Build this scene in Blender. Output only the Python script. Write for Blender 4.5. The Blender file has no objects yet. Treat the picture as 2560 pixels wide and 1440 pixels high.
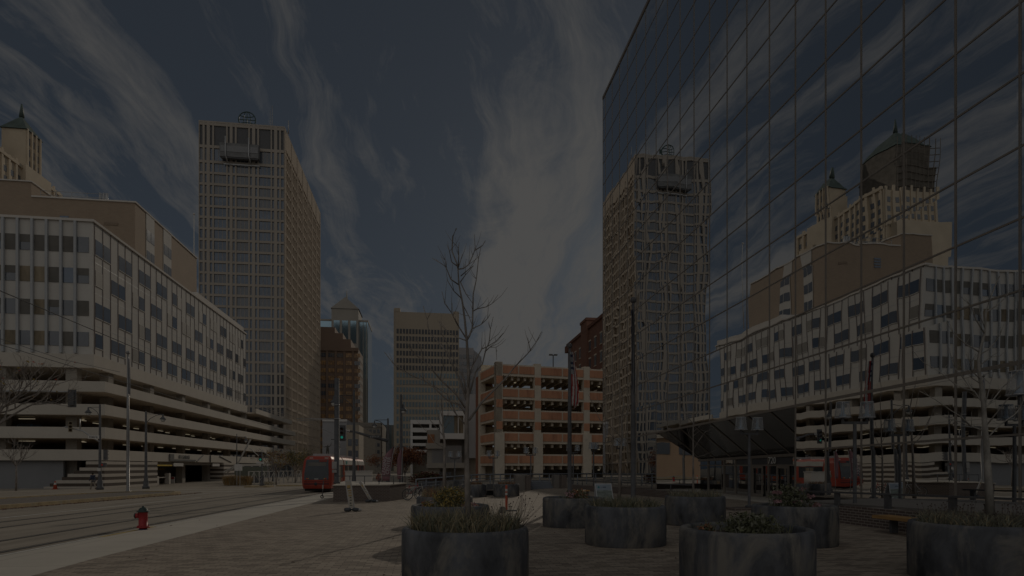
import bpy, bmesh, math, random
from math import sin, cos, pi, radians, atan2, sqrt
from mathutils import Vector, Matrix
S = bpy.context.scene
COL = S.collection
random.seed(7)
# ------------------------------------------------------------------ camera
YAW = radians(8.09); CY, SY = cos(YAW), sin(YAW); HC = 1.7; F = 1520.0; HZ = 1166.0
cd = bpy.data.cameras.new('camera'); cam = bpy.data.objects.new('camera', cd); COL.objects.link(cam)
cam.location = (0, 0, HC); cam.rotation_euler = (pi/2, 0, -YAW)
cd.sensor_width = 36; cd.lens = F/2560*36; cd.shift_y = (HZ-720)/2560
cd.clip_start = 0.1; cd.clip_end = 6000
S.camera = cam
# ------------------------------------------------------------------ light
SUN_AZ = radians(19.5); SUN_EL = radians(21.5)
S.view_settings.view_transform = 'Standard'; S.view_settings.look = 'None'
S.view_settings.gamma = 1; S.view_settings.exposure = -2.26
S.cycles.max_bounces = 10; S.cycles.diffuse_bounces = 6; S.cycles.glossy_bounces = 4; S.cycles.transparent_max_bounces = 12
S.cycles.use_denoising = True
S.cycles.sample_clamp_indirect = 3
sl = bpy.data.lights.new('sun', 'SUN'); so = bpy.data.objects.new('sun', sl); COL.objects.link(so)
sl.energy = 2.25; sl.angle = radians(0.6); sl.color = (1, 0.885, 0.73)
sd = Vector((sin(SUN_AZ)*cos(SUN_EL), cos(SUN_AZ)*cos(SUN_EL), sin(SUN_EL)))
so.rotation_euler = (-sd).to_track_quat('-Z', 'Y').to_euler(); so.location = (60, 150, 80)

def nod(nt, typ, **kw):
    n = nt.nodes.new(typ)
    for k, v in kw.items():
        if k.startswith('i_'):
            key = k[2:]
            n.inputs[int(key) if key.isdigit() else key.replace('_', ' ')].default_value = v
        else: setattr(n, k, v)
    return n
def mth(nt, op, a, b=None, c=None):
    n = nt.nodes.new('ShaderNodeMath'); n.operation = op
    for i, v in enumerate((a, b, c)):
        if v is None: continue
        if hasattr(v, 'links'): nt.links.new(v, n.inputs[i])
        else: n.inputs[i].default_value = v
    return n.outputs[0]
def ramp(nt, src, stops):
    r = nt.nodes.new('ShaderNodeValToRGB'); nt.links.new(src, r.inputs[0])
    e = r.color_ramp.elements
    while len(e) < len(stops): e.new(0.5)
    for i, (p, c) in enumerate(stops):
        e[i].position = p; e[i].color = (c, c, c, 1) if not isinstance(c, tuple) else (*c, 1)
    return r.outputs[0]

def make_world():
    w = bpy.data.worlds.new('World'); S.world = w; w.use_nodes = True
    nt = w.node_tree; nt.nodes.clear(); L = nt.links.new
    sky = nod(nt, 'ShaderNodeTexSky', sky_type='NISHITA', sun_disc=False, sun_elevation=SUN_EL, sun_rotation=SUN_AZ,
              altitude=250, air_density=1.0, dust_density=0.6, ozone_density=1.6)
    tc = nod(nt, 'ShaderNodeTexCoord'); sp = nod(nt, 'ShaderNodeSeparateXYZ'); L(tc.outputs['Generated'], sp.inputs[0])
    x, y, z = sp.outputs
    zz = mth(nt, 'ADD', mth(nt, 'MAXIMUM', z, 0.0), 0.10)
    ux = mth(nt, 'DIVIDE', x, zz); uy = mth(nt, 'DIVIDE', y, zz)
    # wind direction: streaks run along azimuth CA
    CA = radians(4.5)
    a = mth(nt, 'ADD', mth(nt, 'MULTIPLY', ux, sin(CA)), mth(nt, 'MULTIPLY', uy, cos(CA)))      # along
    b = mth(nt, 'SUBTRACT', mth(nt, 'MULTIPLY', ux, cos(CA)), mth(nt, 'MULTIPLY', uy, sin(CA)))  # across
    def noise(sa, sb, off, det=7, rough=0.6, dist=0.0, warp=None):
        cb = nod(nt, 'ShaderNodeCombineXYZ')
        aa, bb = a, b
        if warp is not None: bb = mth(nt, 'ADD', b, warp)
        L(mth(nt, 'MULTIPLY_ADD', aa, sa, off), cb.inputs[0]); L(mth(nt, 'MULTIPLY_ADD', bb, sb, off*0.37), cb.inputs[1])
        n = nod(nt, 'ShaderNodeTexNoise', i_Scale=1.0, i_Detail=det, i_Roughness=rough, i_Distortion=dist)
        L(cb.outputs[0], n.inputs['Vector']); return n.outputs['Fac']
    wob = mth(nt, 'MULTIPLY_ADD', noise(0.5, 0.6, 3.1, 4), 0.6, -0.30)
    n1 = noise(0.20, 1.25, 41.3, 5, 0.5, 0.1, wob)
    n2 = noise(0.50, 3.8, 5.7, 10, 0.66, 0.55, wob)
    n3 = noise(2.2, 6.0, 23.0, 9, 0.70, 1.3, wob)
    v = mth(nt, 'ADD', mth(nt, 'MULTIPLY', n1, 0.50), mth(nt, 'ADD', mth(nt, 'MULTIPLY', n2, 0.60), mth(nt, 'MULTIPLY', n3, 0.24)))
    dt = nod(nt, 'ShaderNodeVectorMath', operation='DOT_PRODUCT'); L(tc.outputs['Generated'], dt.inputs[0])
    az, el = radians(12), radians(16)
    dt.inputs[1].default_value = (sin(az)*cos(el), cos(az)*cos(el), sin(el))
    near = ramp(nt, dt.outputs['Value'], [(0.955, 0.0), (0.995, 1.0)])          # thicker veil towards the sun
    fill_cloud = ramp(nt, mth(nt, 'MULTIPLY_ADD', y, -1.0, mth(nt, 'MULTIPLY', z, 0.6)), [(0.30, 0.0), (0.75, 1.0)])   # unseen thick cloud added overhead and behind to fill the shade
    v = mth(nt, 'ADD', v, mth(nt, 'ADD', mth(nt, 'MULTIPLY', near, 0.075), mth(nt, 'MULTIPLY', fill_cloud, 0.16)))
    mask = ramp(nt, v, [(0.665, 0.0), (0.715, 0.36), (0.80, 0.95)])
    lowfade = ramp(nt, z, [(0.0, 0.2), (0.16, 1.0)])
    mask = mth(nt, 'MULTIPLY', mask, lowfade)
    glow = ramp(nt, dt.outputs['Value'], [(0.5, 0.0), (1.0, 1.0)])
    ccol = nod(nt, 'ShaderNodeMixRGB', i_Color1=(0.265, 0.262, 0.262, 1), i_Color2=(0.34, 0.333, 0.322, 1)); L(glow, ccol.inputs[0])
    cbr = nod(nt, 'ShaderNodeMixRGB', i_Color2=(1.08, 1.06, 1.02, 1)); L(fill_cloud, cbr.inputs[0]); L(ccol.outputs[0], cbr.inputs[1]); ccol = cbr   # added out-of-view cloud made brighter to lift shaded faces
    hs = nod(nt, 'ShaderNodeHueSaturation', i_Saturation=0.50, i_Value=1.0); L(sky.outputs[0], hs.inputs['Color'])
    low = ramp(nt, z, [(0.0, (0.60, 0.72, 0.90)), (0.3, (0.86, 0.94, 1.0)), (0.8, (1, 1, 1))])
    tn = nod(nt, 'ShaderNodeMixRGB', blend_type='MULTIPLY', i_Fac=1.0); L(hs.outputs[0], tn.inputs[1]); L(low, tn.inputs[2])
    sc = nod(nt, 'ShaderNodeVectorMath', operation='SCALE'); L(tn.outputs[0], sc.inputs[0]); sc.inputs['Scale'].default_value = SKY
    ad = nod(nt, 'ShaderNodeVectorMath', operation='ADD'); L(sc.outputs[0], ad.inputs[0]); ad.inputs[1].default_value = (0.056, 0.072, 0.096)
    bgs = nod(nt, 'ShaderNodeBackground', i_Strength=1.0); L(ad.outputs[0], bgs.inputs[0])
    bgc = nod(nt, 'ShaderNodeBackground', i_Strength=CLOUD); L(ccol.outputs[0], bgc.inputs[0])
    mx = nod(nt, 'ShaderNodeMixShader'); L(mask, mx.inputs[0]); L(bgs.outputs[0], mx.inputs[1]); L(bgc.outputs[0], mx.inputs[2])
    out = nod(nt, 'ShaderNodeOutputWorld'); L(mx.outputs[0], out.inputs[0])
SKY = 0.016; CLOUD = 1.0
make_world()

# ------------------------------------------------------------------ places
def gz(x, y):
    w = min(max((13-x)/8, 0), 1)
    return -0.0123*min(max(y-12, 0), 73)*w
def at(px, d): 
    xc = (px-1280)/F*d
    return (xc*CY+d*SY, d*CY-xc*SY)
def P(px, py, d):
    x, y = at(px, d); return (x, y, HC+(HZ-py)/F*d)
def G(px, py):
    z = 0
    for _ in range(40):
        d = (HC-z)*F/(py-HZ); x, y = at(px, d); z = gz(x, y)
    return (x, y, z)
def on(px, d):
    x, y = at(px, d); return (x, y, gz(x, y)+0.012)

# ------------------------------------------------------------------ materials
MATS = {}
def mat(name, col, rough=0.7, metal=0.0, var=0.12, scale=3.0, bump=0.0, spec=0.25, stretch=None, alpha=None, emit=None, stain=None, dirt=0):
    if name in MATS: return MATS[name]
    m = bpy.data.materials.new(name); m.use_nodes = True; nt = m.node_tree; L = nt.links.new
    b = nt.nodes['Principled BSDF']
    b.inputs['Roughness'].default_value = rough; b.inputs['Metallic'].default_value = metal
    b.inputs['Specular IOR Level'].default_value = spec
    g = nod(nt, 'ShaderNodeNewGeometry')
    src = g.outputs['Position']
    mp = nod(nt, 'ShaderNodeMapping'); L(src, mp.inputs[0])
    mp.inputs['Scale'].default_value = stretch or (1, 1, 1)
    n = nod(nt, 'ShaderNodeTexNoise', i_Scale=scale, i_Detail=6, i_Roughness=0.62); L(mp.outputs[0], n.inputs['Vector'])
    lo = tuple(c*(1-var) for c in col); hi = tuple(min(1, c*(1+var)) for c in col)
    c = ramp(nt, n.outputs['Fac'], [(0.3, lo), (0.7, hi)])
    if stain:
        n2 = nod(nt, 'ShaderNodeTexNoise', i_Scale=stain[1], i_Detail=8, i_Roughness=0.7, i_Distortion=0.6); L(mp.outputs[0], n2.inputs['Vector'])
        f = ramp(nt, n2.outputs['Fac'], [(stain[2], 0.0), (stain[2]+0.15, stain[3])])
        mx = nod(nt, 'ShaderNodeMixRGB'); L(f, mx.inputs[0]); L(c, mx.inputs[1]); mx.inputs[2].default_value = (*stain[0], 1); c = mx.outputs[0]
    L(c, b.inputs['Base Color'])
    if bump:
        bp = nod(nt, 'ShaderNodeBump', i_Strength=min(1, bump*4), i_Distance=bump); L(n.outputs['Fac'], bp.inputs['Height']); L(bp.outputs[0], b.inputs['Normal'])
    if alpha is not None: b.inputs['Alpha'].default_value = alpha
    if emit: b.inputs['Emission Color'].default_value = (*emit[0], 1); b.inputs['Emission Strength'].default_value = emit[1]
    MATS[name] = m; return m
def brick_mat(name, c1, c2, mortar, w, h, mort=0.012, axes='XY', bias=0.0, rough=0.85, bump=0.004, patch=0.25, offs=0.5, tint=None):
    if name in MATS: return MATS[name]
    m = bpy.data.materials.new(name); m.use_nodes = True; nt = m.node_tree; L = nt.links.new
    b = nt.nodes['Principled BSDF']; b.inputs['Roughness'].default_value = rough
    g = nod(nt, 'ShaderNodeNewGeometry'); sp = nod(nt, 'ShaderNodeSeparateXYZ'); L(g.outputs['Position'], sp.inputs[0])
    cb = nod(nt, 'ShaderNodeCombineXYZ'); o = dict(zip('XYZ', sp.outputs))
    if axes == 'HZ':
        L(mth(nt, 'ADD', o['X'], o['Y']), cb.inputs[0]); L(o['Z'], cb.inputs[1])
    else:
        L(o[axes[0]], cb.inputs[0]); L(o[axes[1]], cb.inputs[1])
    t = nod(nt, 'ShaderNodeTexBrick', offset=offs); L(cb.outputs[0], t.inputs['Vector'])
    for k, v in (('Color1', (*c1, 1)), ('Color2', (*c2, 1)), ('Mortar', (*mortar, 1)), ('Scale', 1.0), ('Mortar Size', mort), ('Bias', bias), ('Brick Width', w), ('Row Height', h), ('Mortar Smooth', 0.2)):
        t.inputs[k].default_value = v
    n = nod(nt, 'ShaderNodeTexNoise', i_Scale=0.35, i_Detail=7, i_Roughness=0.65); L(g.outputs['Position'], n.inputs['Vector'])
    f = ramp(nt, n.outputs['Fac'], [(0.3, 1-patch), (0.7, 1+patch if patch < 0 else 1.0)])
    mx = nod(nt, 'ShaderNodeMixRGB', blend_type='MULTIPLY', i_Fac=1.0); L(t.outputs['Color'], mx.inputs[1]); L(f, mx.inputs[2])
    L(mx.outputs[0], b.inputs['Base Color'])
    if bump:
        bp = nod(nt, 'ShaderNodeBump', i_Strength=0.6, i_Distance=bump, invert=True); L(t.outputs['Fac'], bp.inputs['Height']); L(bp.outputs[0], b.inputs['Normal'])
    MATS[name] = m; return m
def mirror_mat(name, col, amp=0.006, rough=0.0, scale=0.55, pane=(2.002, 1.93), tilt=0.002, spec=None):
    """coated glass: real panes are never flat, so the normal wanders a little from pane to pane"""
    if name in MATS: return MATS[name]
    m = bpy.data.materials.new(name); m.use_nodes = True; nt = m.node_tree; L = nt.links.new
    b = nt.nodes['Principled BSDF']; b.inputs['Metallic'].default_value = 1; b.inputs['Roughness'].default_value = rough
    b.inputs['Base Color'].default_value = (*col, 1)
    g = nod(nt, 'ShaderNodeNewGeometry')
    def nz(sc, det, off):
        mp = nod(nt, 'ShaderNodeMapping'); L(g.outputs['Position'], mp.inputs[0]); mp.inputs['Location'].default_value = (off, off, off)
        mp.inputs['Scale'].default_value = (1, 1.5, 0.55)
        n = nod(nt, 'ShaderNodeTexNoise', i_Scale=sc, i_Detail=det, i_Roughness=0.4); L(mp.outputs[0], n.inputs['Vector'])
        s = nod(nt, 'ShaderNodeVectorMath', operation='SUBTRACT'); L(n.outputs['Color'], s.inputs[0]); s.inputs[1].default_value = (0.5, 0.5, 0.5); return s.outputs[0]
    def scl(v, k):
        s = nod(nt, 'ShaderNodeVectorMath', operation='SCALE'); L(v, s.inputs[0]); s.inputs['Scale'].default_value = k; return s.outputs[0]
    def add(p, q):
        s = nod(nt, 'ShaderNodeVectorMath', operation='ADD'); L(p, s.inputs[0]); L(q, s.inputs[1]); return s.outputs[0]
    sp = nod(nt, 'ShaderNodeSeparateXYZ'); L(g.outputs['Position'], sp.inputs[0])
    cy = mth(nt, 'FLOOR', mth(nt, 'DIVIDE', mth(nt, 'ADD', sp.outputs[1], 100-14.24), pane[0])); cz = mth(nt, 'FLOOR', mth(nt, 'DIVIDE', mth(nt, 'ADD', sp.outputs[2], 100.0), pane[1]))
    cb = nod(nt, 'ShaderNodeCombineXYZ'); L(cy, cb.inputs[0]); L(cz, cb.inputs[1])
    wn = nod(nt, 'ShaderNodeTexWhiteNoise', noise_dimensions='2D'); L(cb.outputs[0], wn.inputs['Vector'])
    s = nod(nt, 'ShaderNodeVectorMath', operation='SUBTRACT'); L(wn.outputs['Color'], s.inputs[0]); s.inputs[1].default_value = (0.5, 0.5, 0.5)
    v = add(add(scl(nz(scale, 2, 0), amp), scl(nz(scale*0.3, 1, 31), amp*0.7)), scl(s.outputs[0], tilt))
    v = add(v, g.outputs['Normal'])
    nn = nod(nt, 'ShaderNodeVectorMath', operation='NORMALIZE'); L(v, nn.inputs[0]); L(nn.outputs[0], b.inputs['Normal'])
    MATS[name] = m; return m

# ------------------------------------------------------------------ mesh builder
class MB:
    def __init__(s): s.v = []; s.f = []; s.mi = []; s.cur = 0; s.sm = []
    def add(s, vs, fs, smooth=False):
        o = len(s.v); s.v += [tuple(v) for v in vs]
        for f in fs: s.f.append(tuple(i+o for i in f)); s.mi.append(s.cur); s.sm.append(smooth)
        return s
    def hexa(s, p):  # 8 pts: bottom 0-3 ccw, top 4-7
        return s.add(p, [(3, 2, 1, 0), (4, 5, 6, 7), (0, 1, 5, 4), (1, 2, 6, 5), (2, 3, 7, 6), (3, 0, 4, 7)])
    def box(s, x0, x1, y0, y1, z0, z1):
        if x0 > x1: x0, x1 = x1, x0
        if y0 > y1: y0, y1 = y1, y0
        if z0 > z1: z0, z1 = z1, z0
        return s.hexa([(x0, y0, z0), (x1, y0, z0), (x1, y1, z0), (x0, y1, z0), (x0, y0, z1), (x1, y0, z1), (x1, y1, z1), (x0, y1, z1)])
    def tube(s, pts, rad, n=8, cap=True, smooth=True):
        pts = [Vector(p) for p in pts]; rad = rad if isinstance(rad, (list, tuple)) else [rad]*len(pts)
        vs = []; up = Vector((0.0137, 0.021, 1))
        for i, p in enumerate(pts):
            t = (pts[min(i+1, len(pts)-1)]-pts[max(i-1, 0)])
            t = t.normalized() if t.length > 1e-9 else Vector((0, 0, 1))
            r = up if abs(t.dot(up.normalized())) < 0.97 else Vector((1, 0.01, 0.02))
            a = t.cross(r).normalized(); b = t.cross(a).normalized()
            for k in range(n):
                an = 2*pi*k/n; vs.append(p+(a*cos(an)+b*sin(an))*rad[i])
        fs = []
        for i in range(len(pts)-1):
            for k in range(n):
                fs.append((i*n+k, i*n+(k+1) % n, (i+1)*n+(k+1) % n, (i+1)*n+k))
        if cap: fs += [tuple(range(n))[::-1], tuple(range((len(pts)-1)*n, len(pts)*n))]
        return s.add(vs, fs, smooth)
    def lathe(s, prof, c=(0, 0, 0), n=24, smooth=True, cap=True):
        vs = []; 
        for r, z in prof:
            for k in range(n):
                an = 2*pi*k/n; vs.append((c[0]+r*cos(an), c[1]+r*sin(an), c[2]+z))
        fs = []
        for i in range(len(prof)-1):
            for k in range(n): fs.append((i*n+k, i*n+(k+1) % n, (i+1)*n+(k+1) % n, (i+1)*n+k))
        if cap: fs += [tuple(range(n))[::-1], tuple(range((len(prof)-1)*n, len(prof)*n))]
        return s.add(vs, fs, smooth)
    def torus(s, c, R, r, ax='X', n=24, m=6):
        vs = []; fs = []
        for i in range(n):
            A = 2*pi*i/n
            for j in range(m):
                B = 2*pi*j/m; q = R+r*cos(B); u, v, w = q*cos(A), q*sin(A), r*sin(B)
                p = {'X': (w, u, v), 'Y': (u, w, v), 'Z': (u, v, w)}[ax]
                vs.append((c[0]+p[0], c[1]+p[1], c[2]+p[2]))
        for i in range(n):
            for j in range(m): fs.append((i*m+j, ((i+1) % n)*m+j, ((i+1) % n)*m+(j+1) % m, i*m+(j+1) % m))
        return s.add(vs, fs, True)
    def ball(s, c, r, n=10, m=6):
        pr = [(max(1e-4, cos(-pi/2+pi*i/m))*r, sin(-pi/2+pi*i/m)*r) for i in range(m+1)]
        return s.lathe(pr, c, n)
    def quad(s, a, b, c, d): return s.add([a, b, c, d], [(0, 1, 2, 3)])
    def tri(s, a, b, c): return s.add([a, b, c], [(0, 1, 2)])
    def build(s, name, mats, parent=None, world=True, label=None):
        me = bpy.data.meshes.new(name); me.from_pydata(s.v, [], s.f)
        mats = mats if isinstance(mats, (list, tuple)) else [mats]
        for m in mats: me.materials.append(m)
        if len(mats) > 1: me.polygons.foreach_set('material_index', s.mi)
        me.polygons.foreach_set('use_smooth', s.sm); me.update()
        o = bpy.data.objects.new(name, me); COL.objects.link(o)
        if parent is not None:
            o.parent = parent
            if world:
                M = wmat(parent).inverted(); me.transform(M)
        if label: o['label'] = label
        return o
def wmat(o):
    M = Matrix.LocRotScale(o.location, o.rotation_euler, o.scale)
    return wmat(o.parent) @ M if o.parent else M
def thing(name, label, cat, loc=(0, 0, 0), rz=0, group=None):
    o = bpy.data.objects.new(name, None); COL.objects.link(o); o.location = loc; o.rotation_euler = (0, 0, rz)
    o.empty_display_size = 0.2
    return tag(o, label, cat, group)
def tag(o, label=None, cat=None, group=None, kind=None):
    if label: o['label'] = label
    if cat: o['category'] = cat
    if group: o['group'] = group
    if kind: o['kind'] = kind
    return o
def dup(root, loc, rz=0, label=None, scale=None):
    r = root.copy(); COL.objects.link(r); r.location = loc; r.rotation_euler = (0, 0, rz)
    if scale: r.scale = (scale, scale, scale)
    if label: r['label'] = label
    for ch in list(root.children):
        c = ch.copy(); COL.objects.link(c); c.parent = r
        for g in ch.children:
            d = g.copy(); COL.objects.link(d); d.parent = c
    return r
def text(name, body, size, m, parent, loc, rot, ext=0.01, align='CENTER'):
    cu = bpy.data.curves.new(name, 'FONT'); cu.body = body; cu.size = size; cu.extrude = ext; cu.align_x = align; cu.align_y = 'CENTER'
    cu.resolution_u = 3; cu.materials.append(m)
    t = bpy.data.objects.new('tmp', cu); COL.objects.link(t); bpy.context.view_layer.update()
    me = bpy.data.meshes.new_from_object(t.evaluated_get(bpy.context.evaluated_depsgraph_get())); bpy.data.objects.remove(t); bpy.data.curves.remove(cu)
    me.name = name
    o = bpy.data.objects.new(name, me); COL.objects.link(o); o.location = loc; o.rotation_euler = rot; o.parent = parent
    return o
def many(root, items, name='window', limit=100):
    """items: (priority, MB, mats). The largest in the picture become parts of their own, the rest one part."""
    items = sorted(items, key=lambda t: -t[0])
    for pr, mb, ms in items[:limit]: mb.build(name, ms, root)
    rest = items[limit:]
    if rest:
        allm = []
        big = MB()
        for pr, mb, ms in rest:
            base = len(big.v); big.v += mb.v
            for f, i in zip(mb.f, mb.mi):
                m = ms[i]
                if m not in allm: allm.append(m)
                big.f.append(tuple(q+base for q in f)); big.mi.append(allm.index(m)); big.sm.append(False)
        o = big.build(name, allm, root); o['kind'] = 'stuff'
def seen(x, y, z, area):
    d = x*SY+y*CY; xc = x*CY-y*SY
    u = xc/max(d, .1)*F+1280; v = HZ-(z-HC)/max(d, .1)*F
    k = 1.0 if (d > 1 and -20 < u < 2580 and -20 < v < 1460) else 1e-3
    return k*area/max(d, 1)**2
GRID_X = [-8+i for i in range(0, 22)]; GRID_Y = [12+i*4 for i in range(0, 19)]+[85]
def sheet(name, poly, off, m, kind='structure'):
    bm = bmesh.new(); bm.faces.new([bm.verts.new((x, y, 0)) for x, y in poly])
    x0, x1 = min(p[0] for p in poly), max(p[0] for p in poly); y0, y1 = min(p[1] for p in poly), max(p[1] for p in poly)
    for ax, vals, a, b in ((0, GRID_X, x0, x1), (1, GRID_Y, y0, y1)):
        for v in vals:
            if a < v < b:
                co = [0, 0, 0]; no = [0, 0, 0]; co[ax] = v; no[ax] = 1
                bmesh.ops.bisect_plane(bm, geom=bm.verts[:]+bm.edges[:]+bm.faces[:], plane_co=co, plane_no=no)
    bmesh.ops.triangulate(bm, faces=bm.faces[:])
    for v in bm.verts: v.co.z = gz(v.co.x, v.co.y)+off
    for f in bm.faces:
        if f.normal.z < 0: f.normal_flip()
    me = bpy.data.meshes.new(name); bm.to_mesh(me); bm.free(); me.materials.append(m)
    o = bpy.data.objects.new(name, me); COL.objects.link(o); o['kind'] = kind; return o
# ================================================================== GROUND
M_pave = brick_mat('paver_brick', (0.44, 0.365, 0.285), (0.185, 0.145, 0.112), (0.14, 0.115, 0.095), 0.26, 0.115, 0.007, 'XY', bias=-0.22, patch=0.22, bump=0.003)
M_walk = brick_mat('pavement_concrete', (0.62, 0.565, 0.485), (0.59, 0.54, 0.46), (0.30, 0.26, 0.21), 1.9, 1.9, 0.008, 'XY', offs=0.0, patch=0.2, bump=0.002)
M_road = mat('road_concrete', (0.335, 0.292, 0.238), 0.85, var=0.18, scale=1.4, stretch=(1.0, 0.12, 1), stain=((0.24, 0.21, 0.17), 0.9, 0.50, 0.75))
M_asph = mat('asphalt', (0.30, 0.265, 0.22), 0.9, var=0.2, scale=0.5, stain=((0.2, 0.18, 0.15), 0.4, 0.5, 0.6))
M_kerb = mat('kerb_yellowed_concrete', (0.42, 0.33, 0.20), 0.9, var=0.25, scale=2.5, stain=((0.36, 0.33, 0.28), 1.5, 0.5, 0.8))
M_mulch = mat('gravel_mulch', (0.20, 0.175, 0.15), 0.95, var=0.6, scale=14, bump=0.03)
M_rail = mat('rail_steel', (0.55, 0.53, 0.5), 0.28, metal=0.9, var=0.08)
M_groove = mat('rail_groove', (0.10, 0.09, 0.08), 0.9)
M_white = mat('road_paint', (0.62, 0.60, 0.55), 0.8, var=0.25, scale=6)
g = sheet('ground', [(-2500, -300), (2500, -300), (2500, 5000), (-2500, 5000)], -0.05, M_asph)
sheet('road', [(-36.2, -60), (-7.98, -60), (-7.98, 700), (-36.2, 700)], -0.012, M_road)
sheet('cross_street', [(-300, 56), (-36.2, 56), (-36.2, 75), (-300, 75)], -0.012, M_road)
sheet('pavement', [(-7.98, -60), (-6.05, -60), (-6.05, 58), (-7.98, 58)], 0.0, M_walk)
sheet('plaza_paving', [(-6.05, -60), (18.3, -60), (18.3, 54), (-6.05, 58)], 0.004, M_pave)
for x in (-8.48, -9.92, -12.4, -13.84):
    sheet('rail_bed', [(x-0.11, -50), (x+0.11, -50), (x+0.11, 320), (x-0.11, 320)], -0.008, M_groove)
    sheet('tram_rail', [(x-0.035, -50), (x+0.035, -50), (x+0.035, 320), (x-0.035, 320)], -0.004, M_rail)
sheet('road_line', [(-8.16, -50), (-8.06, -50), (-8.06, 60), (-8.16, 60)], -0.008, M_white)
sheet('kerb_paint', [(-8.05, 16.4), (-7.92, 16.4), (-7.92, 19.4), (-8.05, 19.4)], 0.004, mat('kerb_yellow', (0.50, 0.36, 0.12), 0.9, var=0.3, scale=8))
for k in range(6):
    y = 58+k*1.6
    sheet('crosswalk_line', [(-30+0*k, y), (-16, y), (-16, y+0.45), (-30, y+0.45)], -0.008, M_white) if k % 5 == 0 else None
for x0, y0, x1, y1 in ((-17.6, 44, -17.45, 53), (-15.2, 20, -15.05, 44)):
    sheet('lane_line', [(x0, y0), (x1, y0), (x1, y1), (x0, y1)], -0.008, M_white)
# traffic island with yellowed kerb and gravel on top
def outline(x0, x1, y0, y1, r):
    pts = [(x0, y0), (x1, y0)]
    for k in range(13):
        a = pi*k/12; pts.append(((x0+x1)/2+(x1-x0)/2*cos(a), y1-r+r*sin(a)))
    return pts
mb = MB(); o1 = outline(-25.5, -19.0, -20, 54.5, 5.0); o2 = outline(-25.15, -19.35, -20, 54.1, 4.9)
n = len(o1)
def ringpts(o, dz): return [(x, y, gz(x, y)+dz) for x, y in o]
# fill long sides so that the kerb follows the slope
def dense(o):
    r = []
    for i in range(len(o)):
        a, b = o[i], o[(i+1) % len(o)]; k = max(1, int(math.dist(a, b)/4))
        for j in range(k): r.append((a[0]+(b[0]-a[0])*j/k, a[1]+(b[1]-a[1])*j/k))
    return r
A = dense(o1); B = [(-22.25+(x+22.25)*0.9, 17+(y-17)*0.991) for x, y in A]
n = len(A)
mb.add(ringpts(A, -0.05)+ringpts(A, 0.17)+ringpts(B, 0.17)+ringpts(B, 0.09), [(k*n+i, k*n+(i+1) % n, (k+1)*n+(i+1) % n, (k+1)*n+i) for k in range(3) for i in range(n)])
tag(mb.build('traffic_island_kerb', M_kerb), kind='structure')
mb = MB(); C_ = ringpts(B, 0.10); ctr = []
mb.v = C_; 
half = [i for i in range(n)]
mb.f = [tuple(range(n))]; mb.mi = [0]; mb.sm = [False]
bm_island = mb.build('traffic_island', M_mulch); tag(bm_island, kind='structure')

# ================================================================== MATERIALS FOR BUILDINGS
M_win = mat('window_dark', (0.10, 0.11, 0.13), 0.1, metal=0.0, var=0.15, scale=0.3, spec=1.0)
M_winb = mat('window_blue', (0.10, 0.125, 0.165), 0.1, metal=0.35, var=0.2, scale=0.3, spec=1.0)
M_wing = mat('window_blind', (0.15, 0.14, 0.125), 0.6, var=0.15, scale=0.8, spec=0.25)
M_winw = mat('window_painted_warm', (0.21, 0.17, 0.115), 0.5, var=0.6, scale=0.45, spec=0.3, stretch=(1.5, 1.5, .4))  # warm reflections painted into the pane colour
M_panel = mat('white_panel', (0.565, 0.54, 0.50), 0.9, spec=0.15, var=0.05, scale=0.4)
M_panelshade = mat('grey_panel', (0.60, 0.56, 0.51), 0.9, spec=0.15, var=0.05, scale=0.4)
M_fin = mat('grey_fin', (0.42, 0.43, 0.44), 0.4, var=0.06)
M_findark = mat('dark_joint', (0.17, 0.13, 0.115), 0.7, var=0.15)
M_conc = mat('garage_concrete', (0.54, 0.495, 0.43), 0.8, var=0.06, scale=0.35, stain=((0.50, 0.45, 0.38), 0.25, 0.55, 0.5))
M_soff = mat('garage_soffit', (0.68, 0.60, 0.50), 0.9, var=0.1, scale=0.5)
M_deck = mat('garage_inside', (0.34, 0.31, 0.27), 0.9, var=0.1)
M_greywall = mat('grey_wall', (0.25, 0.255, 0.265), 0.7, var=0.06, scale=0.3)
M_tan = brick_mat('tan_brick', (0.345, 0.26, 0.185), (0.31, 0.23, 0.165), (0.35, 0.28, 0.21), 0.6, 0.2, 0.02, 'HZ', patch=0.10, bump=0)
M_lamp = mat('tube_light', (0.9, 0.85, 0.7), emit=((1, 0.86, 0.6), 0.55))
M_black = mat('black_paint', (0.12, 0.12, 0.125), 0.7, spec=0.2, var=0.2, scale=4)
M_steel = mat('galvanised', (0.42, 0.42, 0.42), 0.4, metal=0.4, var=0.1)

# ================================================================== GLASS OFFICE (right)
GX = 15.8
def gshear(y): return -0.0175*(y-14.24)
def gzk(k, y): return 0.63+1.93*k+gshear(y)
M_glass = mirror_mat('coated_glass', (0.70, 0.715, 0.73), 0.0088, tilt=0.0035)
M_mull = mat('bronze_mullion', (0.30, 0.265, 0.23), 0.4, metal=0.2, var=0.1)
M_core = mat('dark_core', (0.12, 0.12, 0.125), 0.6)
gb = thing('glass_office_building', 'tall office block faced in dark mirror glass with bronze mullions at the right', 'building', (GX, 53, 0))
mb = MB()
mb.box(GX+0.25, 52, 40.4, 52.95, 0.3, 34.6); mb.box(GX+0.25, 52, -14, 24.1, 0.2, 34.6); mb.box(GX+0.25, 52, 24.1, 40.4, 4.65, 34.6); mb.box(19.2, 52, 24.1, 40.4, 0.2, 4.65)
mb.build('core', M_core, gb)
panes = []
ys = [14.24+2.002*n for n in range(-14, 20)]+[53.0]
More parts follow.
